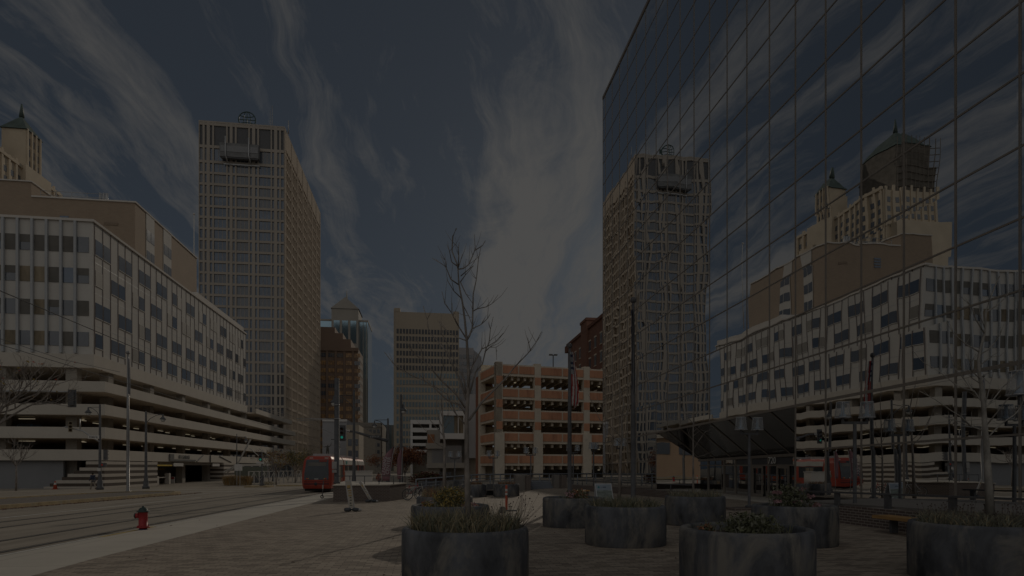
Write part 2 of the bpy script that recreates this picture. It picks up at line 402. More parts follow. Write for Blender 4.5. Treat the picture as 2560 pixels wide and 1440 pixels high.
for i in range(len(ys)-1):
    y0, y1 = ys[i]+0.04, ys[i+1]-0.04
    if y1 < 0: continue
    for k in range(18):
        if k < 2 and 24.2 < (y0+y1)/2 < 40.3: continue
        a, b_ = gzk(k, 0), gzk(k+1, 0)
        b = MB(); e = 0.035
        b.hexa([(GX, y0, a+gshear(y0)-gshear(0)+e), (GX+0.05, y0, a+gshear(y0)-gshear(0)+e), (GX+0.05, y1, a+gshear(y1)-gshear(0)+e), (GX, y1, a+gshear(y1)-gshear(0)+e),
                (GX, y0, b_+gshear(y0)-gshear(0)-e), (GX+0.05, y0, b_+gshear(y0)-gshear(0)-e), (GX+0.05, y1, b_+gshear(y1)-gshear(0)-e), (GX, y1, b_+gshear(y1)-gshear(0)-e)])
        panes.append((seen(GX, (y0+y1)/2, gzk(k, y0)+1, 1.9*abs((GX)/(math.hypot(GX, y0)))), b, [M_glass]))
many(gb, panes, 'glass_pane', 100)
mb = MB()
for y in ys:
    zb = 4.3+gshear(y) if 24.6 < y < 40 else gzk(0, y)-0.05
    w = 0.028
    if 24.6 < y < 40: zb = gzk(2, y)
    mb.box(GX-0.022, GX+0.2, y-w, y+w, zb, gzk(18, y))
def hbar(z, y0, y1, h, d0=-0.018, d1=0.2, x=GX):
    mb.hexa([(x+d0, y0, z(y0)-h), (x+d1, y0, z(y0)-h), (x+d1, y1, z(y1)-h), (x+d0, y1, z(y1)-h), (x+d0, y0, z(y0)+h), (x+d1, y0, z(y0)+h), (x+d1, y1, z(y1)+h), (x+d0, y1, z(y1)+h)])
for k in range(19):
    if k < 2:
        hbar(lambda y: gzk(k, y), -14, 24.2, 0.03); hbar(lambda y: gzk(k, y), 40.3, 53, 0.03)
    else: hbar(lambda y: gzk(k, y), -14, 53, 0.028 if k != 2 else 0.055)
hbar(lambda y: gzk(18, y)+0.14, -14, 53.02, 0.12, -0.06, 0.4)
mb.build('mullion_grid', M_mull, gb)
# recessed entrance: sloping dark glass over a set-back shopfront
IX = 18.2
def zi(y): return 2.34-0.017*(y-27)
M_dglass = mirror_mat('sloping_glass', (0.22, 0.22, 0.225), 0.02, rough=0.06)
mb = MB(); mb.quad((GX, 24.26, gzk(2, 24.26)), (IX, 24.26, zi(24.26)), (IX, 40.26, zi(40.26)), (GX, 40.26, gzk(2, 40.26)))
mb.quad((GX+.06, 24.26, gzk(2, 24.26)+.03), (GX+.06, 40.26, gzk(2, 40.26)+.03), (IX+.06, 40.26, zi(40.26)+.03), (IX+.06, 24.26, zi(24.26)+.03))
mb.build('sloping_canopy_glass', M_dglass, gb)
mb = MB()
for n in range(9):
    y = 24.26+2.0*n; y = min(y, 40.2)
    mb.tube([(GX-0.01, y, gzk(2, y)-0.02), (IX-0.01, y, zi(y)-0.02)], 0.035, 4, smooth=False)
mb.hexa([(IX-0.12, 24.26, zi(24.26)-0.12), (IX+0.1, 24.26, zi(24.26)-0.12), (IX+0.1, 40.2, zi(40.2)-0.12), (IX-0.12, 40.2, zi(40.2)-0.12), (IX-0.12, 24.26, zi(24.26)+0.03), (IX+0.1, 24.26, zi(24.26)+0.03), (IX+0.1, 40.2, zi(40.2)+0.03), (IX-0.12, 40.2, zi(40.2)+0.03)])
mb.build('canopy_frame', M_mull, gb)
mb = MB(); e1, e2 = (GX+0.02, 40.24), (18.2, 38.5); mb.hexa([(*e1, -0.3), (*e2, -0.3), (18.4, 40.3, -0.3), (GX+0.1, 40.35, -0.3), (*e1, gzk(2, 40.2)-.03), (*e2, zi(38.5)-.03), (18.4, 40.3, zi(40.3)), (GX+.1, 40.35, gzk(2, 40.3)-.03)])
mb.build('recess_side_glass', M_glass, gb)
M_shop = mirror_mat('shopfront_glass', (0.42, 0.43, 0.44), 0.006, tilt=0.002)
mb = MB(); mb.box(IX, IX+0.05, 24.3, 40.2, -0.05, 2.2); mb.build('shopfront_glass', M_shop, gb)
M_alu = mat('bronze_door_frame', (0.30, 0.265, 0.23), 0.4, metal=0.15, var=0.08)
mb = MB()
for y in (27.9, 30.3, 32.0, 33.8, 35.2, 37.3, 39.9): mb.box(IX-0.06, IX+0.1, y-0.05, y+0.05, -0.05, 2.25)
mb.box(IX-0.05, IX+0.1, 27.9, 40.2, 1.72, 1.80); mb.box(IX-0.05, IX+0.1, 27.9, 40.2, -0.05, 0.08)
mb.build('shopfront_frame', M_alu, gb)
for y0 in (28.35, 30.75):
    mb = MB()
    for a, b in ((0, 0.12), (0.98, 1.1)): mb.box(IX-0.1, IX-0.055, y0+a, y0+b, 0, 1.72)
    mb.box(IX-0.1, IX-0.055, y0+0.12, y0+0.98, 1.6, 1.72); mb.box(IX-0.1, IX-0.055, y0+0.12, y0+0.98, 0, 0.2)
    d = mb.build('door', M_alu, gb)
    h = MB(); h.tube([(IX-0.16, y0+0.2, 0.75), (IX-0.16, y0+0.2, 1.15)], 0.015); h.build('handle', M_steel, d)
mb = MB(); mb.box(IX-0.03, IX-0.002, 28.2, 33.6, 1.80, 2.2); mb.build('transom_glass', M_core, gb)
text('street_number', '720', 0.50, mat('number_white', (0.85, 0.83, 0.78), 0.6), gb, (IX-0.16-GX, 29.75-53, 2.0), (pi/2, 0, -pi/2), 0.01)
mb = MB(); mb.box(GX-0.1, IX, 24.3, 40.2, -0.4, 0.02); tag(mb.build('entrance_floor', M_walk), kind='structure')

# ================================================================== WHITE OFFICE OVER A PARKING GARAGE (left)
BX, BY, BE = -38.6, 77.4, 138.8
wo = thing('office_building', 'long white panelled office block raised on open concrete parking decks at the left', 'building', (BX, BY, -0.9))
ZT, ZB = 30.3, 14.8
mb = MB(); mb.box(-90, BX, BY, BE, ZB, ZT); mb.build('wall', M_panel, wo)
mb = MB(); mb.box(-90.2, BX+0.25, BY-0.25, BE+0.2, 13.2, 14.78); mb.build('base_band', M_conc, wo)
mb = MB(); mb.box(-90, BX+0.22, BY-0.22, BE+0.1, ZT, ZT+0.28); mb.build('roof_edge', M_panelshade, wo)
rows = [(26.7, 28.5), (23.1, 24.85), (19.3, 21.05), (15.75, 17.4)]
wins = []
fr = random.Random(3)
fins = MB(); dj = MB()
xs = [BX-0.25-1.52*k for k in range(0, 33)]
for k in range(len(xs)):
    if k: fins.box(xs[k]-0.13, xs[k]+0.13, BY-0.32, BY, 14.9, ZT-0.02)
    if k == len(xs)-1: break
    for r, (z0, z1) in enumerate(rows):
        b = MB(); x0, x1 = xs[k+1]+0.15, xs[k]-0.15
        if k in (0, 1, 2) or r in (0,): 
            m = fr.choice([M_win, M_win, M_winb, M_wing])
        else: m = fr.choice([M_winw, M_winw, M_wing, M_win])
        if m in (M_win, M_winb) and fr.random() < 0.4:
            b.box(x0, x1, BY-0.06, BY-0.002, z0, z0+0.9); b.cur = 1; b.box(x0, x1, BY-0.06, BY-0.002, z0+0.92, z1); ms = [m, M_wing]
        else: b.box(x0, x1, BY-0.06, BY-0.002, z0, z1); ms = [m]
        wins.append((seen((x0+x1)/2, BY, z0+1, 2), b, ms))
nb = 33; pit = (BE-BY-0.6)/nb
for k in range(nb+1):
    y = BY+0.4+pit*k
    dj.box(BX, BX+0.055, y-0.045, y+0.045, 14.9, ZT-0.02)
    if k == nb: break
    for r, (z0, z1) in enumerate(rows):
        if (r % 2 == 0 and k % 3 == 2) or (r % 2 == 1 and k % 3 == 1): continue
        b = MB(); b.box(BX+0.002, BX+0.05, y+0.18, y+pit-0.12, z0, z1)
        b.cur = 1; b.box(BX+0.002, BX+0.09, y+0.14, y+pit-0.08, z0-0.1, z0-0.005)
        wins.append((seen(BX, y+1, z0+1, 1.2), b, [fr.choice([M_win, M_win, M_wing, M_winb]), M_panel]))
many(wo, wins, 'window', 100)
fins.build('mullion', M_fin, wo); dj.build('panel_joint', M_findark, wo)
mb = MB()
for z in (25.75, 22.1, 18.3): mb.box(BX, BX+0.02, BY+0.4, BE-0.1, z-0.03, z+0.03)
mb.build('panel_seam', M_fin, wo)
# upper rear roof storey
mb = MB(); mb.box(-60, BX-0.6, 112, BE+0.4, ZT, ZT+1.6); mb.build('rear_parapet', M_panelshade, wo)
# garage decks
DX, DY, DE = -36.5, 75.8, 179.0
levels = [(10.27, 11.47), (7.6, 8.84), (4.92, 6.2), (2.39, 3.63)]
for z0, z1 in levels:
    mb = MB(); mb.box(-110, DX, DY, DY+0.3, z0, z1); mb.box(DX-0.3, DX, DY+0.3, DE, z0, z1); mb.box(-110, DX-0.3, DE-0.3, DE, z0, z1)
    d = mb.build('deck_parapet', M_conc, wo)
    mb = MB(); mb.box(-110, DX-0.3, DY+0.3, DE-0.3, z0+0.02, z0+0.35); mb.build('deck_slab', M_soff, d)
mb = MB(); mb.box(DX-0.3, DX-0.02, BE+0.2, DE-4, 13.25, 14.3); mb.build('roof_deck_parapet', M_conc, wo)
mb = MB(); mb.box(-110, DX-0.4, BE+0.4, DE-4, 13.2, 13.5); mb.build('roof_deck_slab', M_soff, wo)
mb = MB()
for k in range(8): mb.tube([(DX-0.16, BE+1+k*4.8, 14.3), (DX-0.16, BE+1+k*4.8, 15.3)], 0.04, 5)
mb.tube([(DX-0.16, BE+0.3, 15.3), (DX-0.16, DE-4, 15.3)], 0.05, 5); mb.tube([(DX-0.16, BE+0.3, 14.8), (DX-0.16, DE-4, 14.8)], 0.03, 5)
mb.build('roof_deck_railing', M_conc, wo)
for k in range(9):
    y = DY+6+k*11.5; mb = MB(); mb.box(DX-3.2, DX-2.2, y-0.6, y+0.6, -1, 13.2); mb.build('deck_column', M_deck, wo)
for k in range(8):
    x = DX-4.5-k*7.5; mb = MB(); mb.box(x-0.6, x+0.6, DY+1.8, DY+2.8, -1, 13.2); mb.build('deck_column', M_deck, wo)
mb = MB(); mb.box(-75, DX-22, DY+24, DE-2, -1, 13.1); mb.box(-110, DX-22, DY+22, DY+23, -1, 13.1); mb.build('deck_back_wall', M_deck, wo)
lt = []
for lz in (7.45, 4.8):
    for k in range(10):
        y = DY+5+k*5.6; b = MB(); b.box(DX-5.5, DX-5.3, y, y+1.6, lz-0.12, lz-0.04) if lz < 5 or k % 2 == 0 else b.box(DX-6.6, DX-6.4, y, y+1.4, lz-0.12, lz-0.04); lt.append((1, b, [M_lamp]))
    for k in range(6):
        x = DX-6-k*5.4; b = MB(); b.box(x, x+1.7, DY+4, DY+4.2, lz-0.12, lz-0.04); lt.append((1, b, [M_lamp]))
many(wo, lt, 'tube_light', 100)
# ground floor: blue-grey wall to the left, striped stepped wall at the corner, dark entrance, striped piers
mb = MB(); mb.box(-110, -41.2, DY+0.6, DY+1, -1.2, 2.4); mb.build('ground_floor_wall', M_greywall, wo)
M_str = mat('pale_stripe', (0.52, 0.47, 0.41), 0.8, var=0.06); M_strd = mat('brown_stripe', (0.10, 0.08, 0.065), 0.8, var=0.1)
mb = MB()
for k in range(9):
    mb.cur = k % 2; z0 = -0.95+k*0.36; ext = 5.6-0.62*k
    mb.box(DX-0.6-max(ext, 1.2)-0.0, DX+0.12+0.03*(k % 2 == 0), DY-0.35-0.05*(k % 2 == 0), DY+0.9, z0, z0+0.36)
    mb.box(DX-2, DX+0.12+0.03*(k % 2 == 0), DY+0.9, DY+13.5, z0, z0+0.36)
mb.build('striped_stepped_wall', [M_str, M_strd], wo)
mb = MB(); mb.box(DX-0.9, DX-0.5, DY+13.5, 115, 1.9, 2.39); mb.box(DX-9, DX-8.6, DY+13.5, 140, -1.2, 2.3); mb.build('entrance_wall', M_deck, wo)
mb = MB(); mb.box(DX-0.3, DX-0.1, DY+13.6, DY+19, 1.75, 1.95); mb.box(DX-8.5, DX-8.3, 105, 113, 1.1, 1.35); mb.build('clearance_bar', mat('safety_yellow', (0.62, 0.44, 0.06), 0.5), wo)
mb = MB()
for k in range(9):
    mb.cur = k % 2; mb.box(DX-2.5, DX+0.1+0.04*(k % 2 == 0), 117, 124, -1.0+k*0.375, -1.0+(k+1)*0.375)
mb.build('striped_pier', [M_str, M_strd], wo)
mb = MB(); mb.box(DX-3, DX-0.4, 124, DE, -1.2, 2.39); mb.build('shopfront_wall', M_greywall, wo)
mb = MB()
for k in range(8): mb.box(DX-0.4, DX-0.34, 125+k*6.5, 129.5+k*6.5, -0.6, 1.9)
mb.build('shopfront_window', M_win, wo)
# garage sign on the lowest parapet
M_sgn = mat('sign_dark', (0.13, 0.125, 0.12), 0.6); M_sgp = mat('sign_pale', (0.60, 0.56, 0.49), 0.6)
sg = MB(); sg.box(DX+0.02, DX+0.14, 93.5, 94.9, 2.5, 3.5); sg.box(DX+0.02, DX+0.10, 94.9, 103.5, 2.5, 2.75)
sgo = sg.build('sign', M_sgn, wo)
text('sign_lettering', '811 GARAGE', 0.75, M_sgn, wo, (DX+0.06-BX, 99-BY, 3.1+0.9), (pi/2, 0, pi/2), 0.02)
for y in (97.3, 113.8):
    b = MB(); b.box(DX-0.3, DX-0.15, y-1.8, y+1.8, 1.72, 2.2); b.build('hanging_sign', mat('sign_white', (0.6, 0.58, 0.55), 0.6), wo)
mb = MB()
for a, b in (((DX+.05, 104, 2.45), (DX+.05, 107, 3.6)), ((DX+.05, 110.2, 2.4), (DX+.05, 110.2, 3.6)), ((DX+.05, 115, 3.5), (DX+.05, 121.5, 2.5))):
    mb.tube([a, b], 0.12, 4, smooth=False)
mb.build('sign_bar', M_sgn, wo)
# entrance barrier machines
mb = MB(); mb.box(DX-1.6, DX-1.0, 96, 96.6, -0.9, 0.7); mb.box(DX-1.6, DX-1.0, 92, 92.6, -0.9, 0.3); mb.box(DX-1.4, DX-1.3, 92.6, 96, 0.05, 0.16)
mb.build('entry_barrier', M_panelshade, wo)

# ================================================================== TAN BRICK BLOCK BEHIND
tb = thing('brick_building', 'windowless tan brick block with two white window strips behind the white office', 'building', (-51.2, 116.6, 0))
mb = MB(); mb.box(-75.5, -51.2, 116.6, 146, 14, 48.6); mb.box(-75.5, -68, 116.62, 125, 48.6, 51.2); mb.build('wall', M_tan, tb)
mb = MB(); mb.box(-67.9, -51.0, 116.4, 146.1, 48.6, 48.85); mb.box(-75.7, -67.8, 116.4, 125.2, 51.2, 51.4); mb.build('coping', M_panelshade, tb)
wins = []
for ya, yb in ((120.8, 124.2), (128.3, 132.0)):
    mb = MB(); mb.box(-51.2, -51.1, ya, yb, 26, 48.6); mb.build('white_panel_strip', M_panel, tb)
    for r in range(6):
        z = 43.6-3.85*r; w_ = (yb-ya)/2
        for c in range(2):
            b = MB(); b.box(-51.1, -51.05, ya+0.2+c*w_, ya+w_-0.1+c*w_, z, z+2.0); wins.append((seen(-51, ya, z, 1), b, [M_win]))
many(tb, wins, 'window', 60)
mb = MB(); 
for k in range(4): mb.box(-63.4, -62.0, 116.5, 116.6, 43.6+k*0.55, 43.95+k*0.55)
mb.build('louvre', M_winb, tb)
mb = MB(); mb.box(-56.3, -54, 116.52, 116.6, 44.4, 44.9); mb.build('blocked_vent', mat('dark_tan', (0.25, 0.19, 0.14), 0.8), tb)
mb = MB()
for x in (-57.6, -57.0, -56.5): mb.tube([(x, 118, 48.6), (x, 118, 50.6)], 0.22, 8)
mb.build('vent_pipe', M_steel, tb)
mb = MB(); mb.tube([(-67, 117.5, 50.2), (-57, 117.5, 50.2)], 0.05, 4); mb.tube([(-67, 117.5, 49.5), (-57, 117.5, 49.5)], 0.05, 4)
for k in range(5): mb.tube([(-67+k*2.5, 117.5, 48.6), (-67+k*2.5, 117.5, 50.2)], 0.05, 4)
mb.build('roof_railing', M_steel, tb)
def tpole(name, label, x, y, z0, z1, r, m, cat='pole'):
    mb = MB(); mb.tube([(x, y, z0), (x, y, z1)], [r, r*0.5], 6); mb.ball((x, y, z1), r*1.6, 8, 5)
    return tag(mb.build(name, m), label, cat)
x, y, _ = P(485, 600, 150); tpole('roof_flagpole', 'thin white flagpole on the roof edge beside the tan brick block', x, y, 40, 1.7+(1166-535)/F*150, 0.16, M_panel)

# ================================================================== TALL OFFICE TOWER WITH GLOBE
tw = thing('office_tower', 'tall slab tower with pale grid front and a round globe emblem on its roof', 'building', (-50.2, 227.7, 0))
TX0, TX1, TY0, TY1, TZ = -79.2, -50.2, 227.7, 301.9, 123.3
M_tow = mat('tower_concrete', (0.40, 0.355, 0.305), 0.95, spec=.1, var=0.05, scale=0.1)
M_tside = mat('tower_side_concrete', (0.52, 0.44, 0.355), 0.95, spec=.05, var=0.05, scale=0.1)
mb = MB(); mb.box(TX0+0.4, TX1-0.4, TY0+0.5, TY1, -1, TZ-0.5); mb.build('core', M_core, tw)
W = TX1-TX0
ce = [(70, 100), (120, 140), (170, 195), (210, 330), (345, 365), (392, 415), (432, 548), (563, 585), (615, 637), (653, 770), (783, 805), (835, 857), (872, 902)]
ce = [(TX0+(a-62)/846*W, TX0+(b-62)/846*W) for a, b in ce]
rz = [(115.3, 122.3), (109.9, 114.3)]
z = 109.0
while z > 2: rz.append((z-3.1, z)); z -= 3.92
pi_ = MB(); px_ = TX0
for a, b in ce: pi_.box(px_, a, TY0, TY0+0.6, -1, TZ); px_ = b
pi_.box(px_, TX1, TY0, TY0+0.6, -1, TZ)
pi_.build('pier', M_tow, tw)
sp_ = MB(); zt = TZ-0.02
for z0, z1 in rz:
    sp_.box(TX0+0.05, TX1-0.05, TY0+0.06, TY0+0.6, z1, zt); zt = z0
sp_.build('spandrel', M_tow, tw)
wins = []
for r, (z0, z1) in enumerate(rz):
    for c, (a, b) in enumerate(ce):
        m = fr.choice([M_winb, M_winb, M_win]) if r else M_core
        k = MB(); k.box(a-0.02, b+0.02, TY0+0.42, TY0+0.49, z0-0.02, z1+0.02)
        if b-a > 3 and r:
            k.cur = 1
            for j in (1, 2): k.box(a+(b-a)*j/3-0.07, a+(b-a)*j/3+0.07, TY0+0.36, TY0+0.42, z0, z1)
            ms = [m if c != 6 or fr.random() < 0.4 else M_win, M_tow]
        else: ms = [m]
        wins.append((seen((a+b)/2, TY0, z0, (b-a)*(z1-z0)), k, ms))
many(tw, wins, 'window', 100)
# street side: close ribs and spandrels over glass
M_tglass = mirror_mat('tower_side_glass', (0.42, 0.37, 0.31), 0.03, rough=0.12, scale=0.05, pane=(3, 4), tilt=0.05)
mb = MB(); mb.box(TX1-0.4, TX1-0.3, TY0+0.6, TY1-0.1, 0, TZ-0.5); mb.build('side_glass', M_tglass, tw)
mb = MB(); nn = 28
for k in range(nn+1):
    y = TY0+0.7+k*(TY1-TY0-1.2)/nn; wd = 0.7 if k % 4 == 0 else 0.28
    mb.box(TX1-0.3, TX1+(0.3 if k % 4 == 0 else 0.12), y-wd/2, y+wd/2, -1, TZ)
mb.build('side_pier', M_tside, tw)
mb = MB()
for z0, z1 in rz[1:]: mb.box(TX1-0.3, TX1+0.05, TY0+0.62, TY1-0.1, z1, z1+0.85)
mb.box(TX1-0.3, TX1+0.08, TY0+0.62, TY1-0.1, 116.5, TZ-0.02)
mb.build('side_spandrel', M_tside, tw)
mb = MB(); mb.box(TX0, TX1+0.1, TY0, TY1, TZ, TZ+0.5); mb.build('roof', M_tow, tw)
# window-washing rig
rg = MB()
gx0, gz0 = TX0+(283-62)/846*W, 0
def fx(c): return TX0+(c-62)/846*W
rg.box(fx(285), fx(665), TY0-2.2, TY0-0.3, 110.6, 115.4); rgo = rg.build('maintenance_cradle', mat('cradle_grey', (0.19, 0.19, 0.19), 0.6, var=0.2, scale=0.6), tw)
mb = MB(); mb.box(fx(295), fx(660), TY0-2.3, TY0-2.2, 112.3, 114.4); mb.build('panel', mat('cradle_panel', (0.25, 0.25, 0.255), 0.5), rgo)
mb = MB(); mb.box(fx(300), fx(660), TY0-2.0, TY0-0.6, 110.2, 110.55); mb.build('underside', M_core, rgo)
mb = MB()
for c in (345, 572): mb.tube([(fx(c), TY0-2.5, 117.5), (fx(c), TY0-2.5, 111), (fx(c)+0.4, TY0-1.5, 109)], 0.25, 5)
mb.box(fx(310), fx(665), TY0-0.5, TY0-0.1, 108.6, 108.9)
mb.build('strut', M_steel, rgo)
# globe emblem
gl = MB(); gc = (fx(524), TY0+1.5, TZ+0.5+2.1); R = 2.9
gl.torus(gc, R, 0.2, 'Y', 28, 5)
for s_ in (0.42, ):
    for sg in (-1, 1):
        gl.tube([(gc[0]+sg*R*s_*cos(a), gc[1], gc[2]+R*sin(a)) for a in [(-pi/2+pi*i/12) for i in range(13)]], 0.13, 5)
gl.tube([(gc[0], gc[1], gc[2]-R), (gc[0], gc[1], gc[2]+R)], 0.15, 5)
for f in (-0.5, 0, 0.5):
    h = sqrt(1-f*f)*R; dip = -0.5 if f > 0 else (0.5 if f < 0 else 0)
    gl.tube([(gc[0]-h+2*h*i/8, gc[1], gc[2]+f*R+dip*(1-((i-4)/4)**2)) for i in range(9)], 0.15, 5)
gl.build('globe_emblem', mat('emblem_green', (0.05, 0.085, 0.075), 0.5), tw)
mb = MB()
for px, zz, r in ((673, 16, .12), (668, 13, .1), (715, 8, .2), (660, 5, .1), (655, 5, .08)):
    xx = TX0+(px-497)/(711-497)*W; mb.tube([(xx, TY0+4, TZ), (xx, TY0+4, TZ+zz*0.62)], r, 4)
mb.build('antenna', M_steel, tw)

# ================================================================== ART DECO TOWER
ad = thing('art_deco_tower', 'stepped pale stone tower with green pyramid roofs beyond the white office at left', 'building', (-147, 216, 0))
M_stone = mat('limestone', (0.62, 0.52, 0.39), 0.8, var=0.12, scale=0.12)
M_cop = mat('copper_green', (0.10, 0.13, 0.115), 0.6, var=0.25, scale=0.4)
M_scaf = mat('scaffold_mesh', (0.17, 0.15, 0.125), 0.8, var=0.3, scale=0.5)
mb = MB(); mb.box(-170, -147, 216, 271, -1, 111.5); mb.box(-174, -149, 213.5, 262, -1, 98); mb.build('main_block', M_stone, ad)
mb = MB(); mb.box(-154.5, -146.4, 248, 257, 100, 126.5); mb.box(-154, -145.6, 246.6, 262, -1, 113); mb.box(-155.2, -145.2, 257, 266, 60, 104); tu = mb.build('turret', M_stone, ad)
mb = MB(); mb.add([(-155, 247.5, 126.5), (-145.9, 247.5, 126.5), (-145.9, 257.5, 126.5), (-155, 257.5, 126.5), (-150.4, 252.4, 133.5)], [(0, 1, 4), (1, 2, 4), (2, 3, 4), (3, 0, 4)]); mb.tube([(-150.4, 252.4, 133), (-150.4, 252.4, 138)], [0.9, 0.25], 6); mb.build('turret_roof', M_cop, tu)
mb = MB(); mb.box(-171.5, -155, 219, 239, 111.5, 123); mb.box(-170, -156.2, 220.5, 237.5, 123, 132); la = mb.build('lantern', M_scaf, ad)
mb = MB(); mb.add([(-170.3, 220.2, 132), (-155.9, 220.2, 132), (-155.9, 237.8, 132), (-170.3, 237.8, 132), (-163.2, 229, 142.5)], [(0, 1, 4), (1, 2, 4), (2, 3, 4), (3, 0, 4)]); mb.tube([(-163.2, 229, 142), (-163.2, 229, 147.5)], [0.9, 0.25], 6); mb.build('lantern_roof', M_cop, la)
mb = MB()
for k in range(8):
    z = 112+k*2.6
    mb.box(-171.9, -154.9, 218.6, 218.9, z, z+0.15)
for k in range(9): 
    mb.box(-171.8+k*2.1, -171.6+k*2.1, 218.1, 218.25, 111.5, 134)
mb.build('scaffolding', mat('scaffold_tube', (0.21, 0.18, 0.15), 0.7), la)
rib = MB()
for k in range(15): y = 217+k*3.75; rib.box(-147, -146.5, y-0.45, y+0.45, -1, 112.6+0.8*(k % 2))
for k in range(8): x = -148+-k*3.1; rib.box(x-0.45, x+0.45, 215.5, 216, 97, 112.6+0.8*(k % 2))
for k in range(4): y = 248.6+k*2.5; rib.box(-146.4, -145.9, y-0.35, y+0.35, 112, 127.0)
for k in range(4): y = 221+k*2; 
rib.box(-147, -146.4, 216, 271, 111.2, 112.3)
rib.build('stone_rib', M_stone, ad)
wins = []
for k in range(14):
    y = 217+k*3.75+1.87
    for r in range(24):
        z = 108-r*3.6; b = MB(); b.box(-147, -146.9, y-0.75, y+0.75, z-2, z)
        wins.append((seen(-147, y, z, 1)+1e-6/(1+r), b, [M_win]))
for k in range(7):
    x = -148-k*3.1-1.55
    for r in range(4):
        z = 109-r*3.6; b = MB(); b.box(x-0.7, x+0.7, 215.9, 216, z-2, z); wins.append((1e-6, b, [M_win]))
for k in range(3):
    y = 248.6+k*2.5+1.25
    for r in range(4):
        z = 124-r*4.2; b = MB(); b.box(-146.4, -146.3, y-0.5, y+0.5, z-2.6, z); wins.append((seen(-146, y, z, 2), b, [M_win]))
many(ad, wins, 'window', 100)

# tan office at the left beside the camera, seen only in the glass
to = thing('tan_building', 'orange tan brick building mirrored in the angled glass at the end of the entrance recess', 'building', (-46, -8, 0))
mb = MB(); mb.box(-75, -46, -45, 30, -0.5, 13); mb.build('wall', mat('orange_tan_render', (0.46, 0.33, 0.23), 0.8, var=0.08, scale=0.3), to)
mb = MB(); mb.box(-45.95, -45.4, -45, 30, 7.2, 7.9); mb.box(-45.95, -45.5, -45, 30, 12.6, 13.3); mb.build('cornice', M_conc, to)
for r in range(2):
    for k in range(12):
        mb = MB(); mb.box(-46, -45.9, -43+k*6, -39.6+k*6, 4.2+r*4.4, 6.4+r*4.4); mb.build('window', M_win, to)
# ================================================================== BUILDINGS DOWN THE STREET
M_beige = mat('beige_precast', (0.40, 0.345, 0.275), 0.8, var=0.04, scale=0.05)
M_winteal = mat('window_teal', (0.11, 0.155, 0.18), 0.3, metal=0.2, var=0.2, scale=0.1, spec=1)
M_brn = mat('brown_precast', (0.26, 0.185, 0.14), 0.8, var=0.07, scale=0.1)
M_winor = mat('window_painted_sunset', (0.42, 0.24, 0.10), 0.3, var=0.7, scale=0.5, spec=0.8)  # sunset reflection painted into the window colour
M_bluegl = mirror_mat('blue_tower_glass', (0.30, 0.42, 0.50), 0.01, rough=0.1)
M_stn2 = mat('grey_stone', (0.33, 0.305, 0.27), 0.8, var=0.08, scale=0.1)
M_whit = mat('white_render', (0.60, 0.58, 0.56), 0.6, var=0.05, scale=0.2)
M_zinc = mat('zinc_cladding', (0.34, 0.335, 0.345), 0.5, var=0.06, scale=0.3)

M_slot = mat('slot_window', (0.085, 0.09, 0.10), 0.4)
ct = thing('beige_tower', 'plain beige tower with rows of small slot windows in the centre distance', 'building', (0, 300, -0.9))
mb = MB(); mb.box(-15.1, 16.2, 300, 335, -1, 76.8); mb.box(-15.1, -12.2, 299.9, 320, 76.8, 78.6); mb.box(13.6, 16.2, 299.9, 320, 76.8, 77.9); mb.build('wall', M_beige, ct)
mb = MB(); mb.box(-15.3, -14.9, 299.7, 300, -1, 78); mb.box(16, 16.3, 299.7, 300, -1, 77.2); mb.build('edge_fin', M_beige, ct)
wins = []
for r in range(19):
    z = 67.5-r*3.55
    if z < 1: break
    for c in range(20):
        x = -13.9+c*1.51; b = MB(); b.box(x, x+1.0, 299.86, 300, z-1.25, z+1.05)
        wins.append((seen(x, 300, z, 1)+(r < 12)*1e-7, b, [M_slot if r < 6 else M_winteal]))  # reflection in the lower rows painted as teal panes
many(ct, wins, 'window', 100)
b2 = thing('banded_tower', 'grey banded office block just right of the beige tower', 'building', (20, 345, -0.9))
mb = MB(); mb.box(17, 27, 345, 380, -1, 69); mb.add([(27, 345, -1), (32.5, 356, -1), (32.5, 380, -1), (27, 380, -1), (27, 345, 68), (32.5, 356, 66), (32.5, 380, 66), (27, 380, 68)], [(0, 1, 5, 4), (1, 2, 6, 5), (4, 5, 6, 7)]); mb.build('wall', M_zinc, b2)
wins = []
for r in range(15):
    z = 64-r*4
    for c in range(3):
        b = MB(); b.box(18+c*3, 20.4+c*3, 344.85, 345, z-1, z+1); wins.append((1, b, [M_win]))
many(b2, wins, 'window', 60)
bt = thing('brown_tower', 'brown brick tower with stepped top and orange reflections painted into its windows', 'building', (-44, 320, -0.9))
mb = MB(); mb.box(-56, -34.3, 320, 343.7, -1, 62.2); mb.box(-56, -46, 321, 343, 62.2, 73); mb.box(-46, -42, 321, 343, 62.2, 70); mb.box(-42, -38, 321, 342, 62.2, 67); mb.build('wall', M_brn, bt)
mb = MB()
for k in range(5): mb.box(-54.5+k*4.3-0.0, -54.5+k*4.3+1.0, 319.4, 320, -1, 62)
mb.box(-56, -34, 319.2, 320, 60.6, 62.4)
mb.build('pier', M_brn, bt)
wins = []
for r in range(15):
    z = 58.5-r*3.9
    for c in range(5):
        x = -53.3+c*4.3; b = MB(); b.box(x, x+2.9, 319.85, 320, z-1, z+1); b.cur = 1; b.box(x+0.9, x+1.05, 319.8, 319.85, z-1, z+1); b.box(x+1.9, x+2.05, 319.8, 319.85, z-1, z+1)
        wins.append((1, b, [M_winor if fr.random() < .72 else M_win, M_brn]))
    b = MB(); b.box(-34.3, -34.2, 322, 342, z-1, z+1); wins.append((0.5, b, [M_stn2]))
many(bt, wins, 'window', 100)
bl = thing('blue_glass_tower', 'blue glass tower with gabled crown behind the brown tower', 'building', (-50, 420, -0.9))
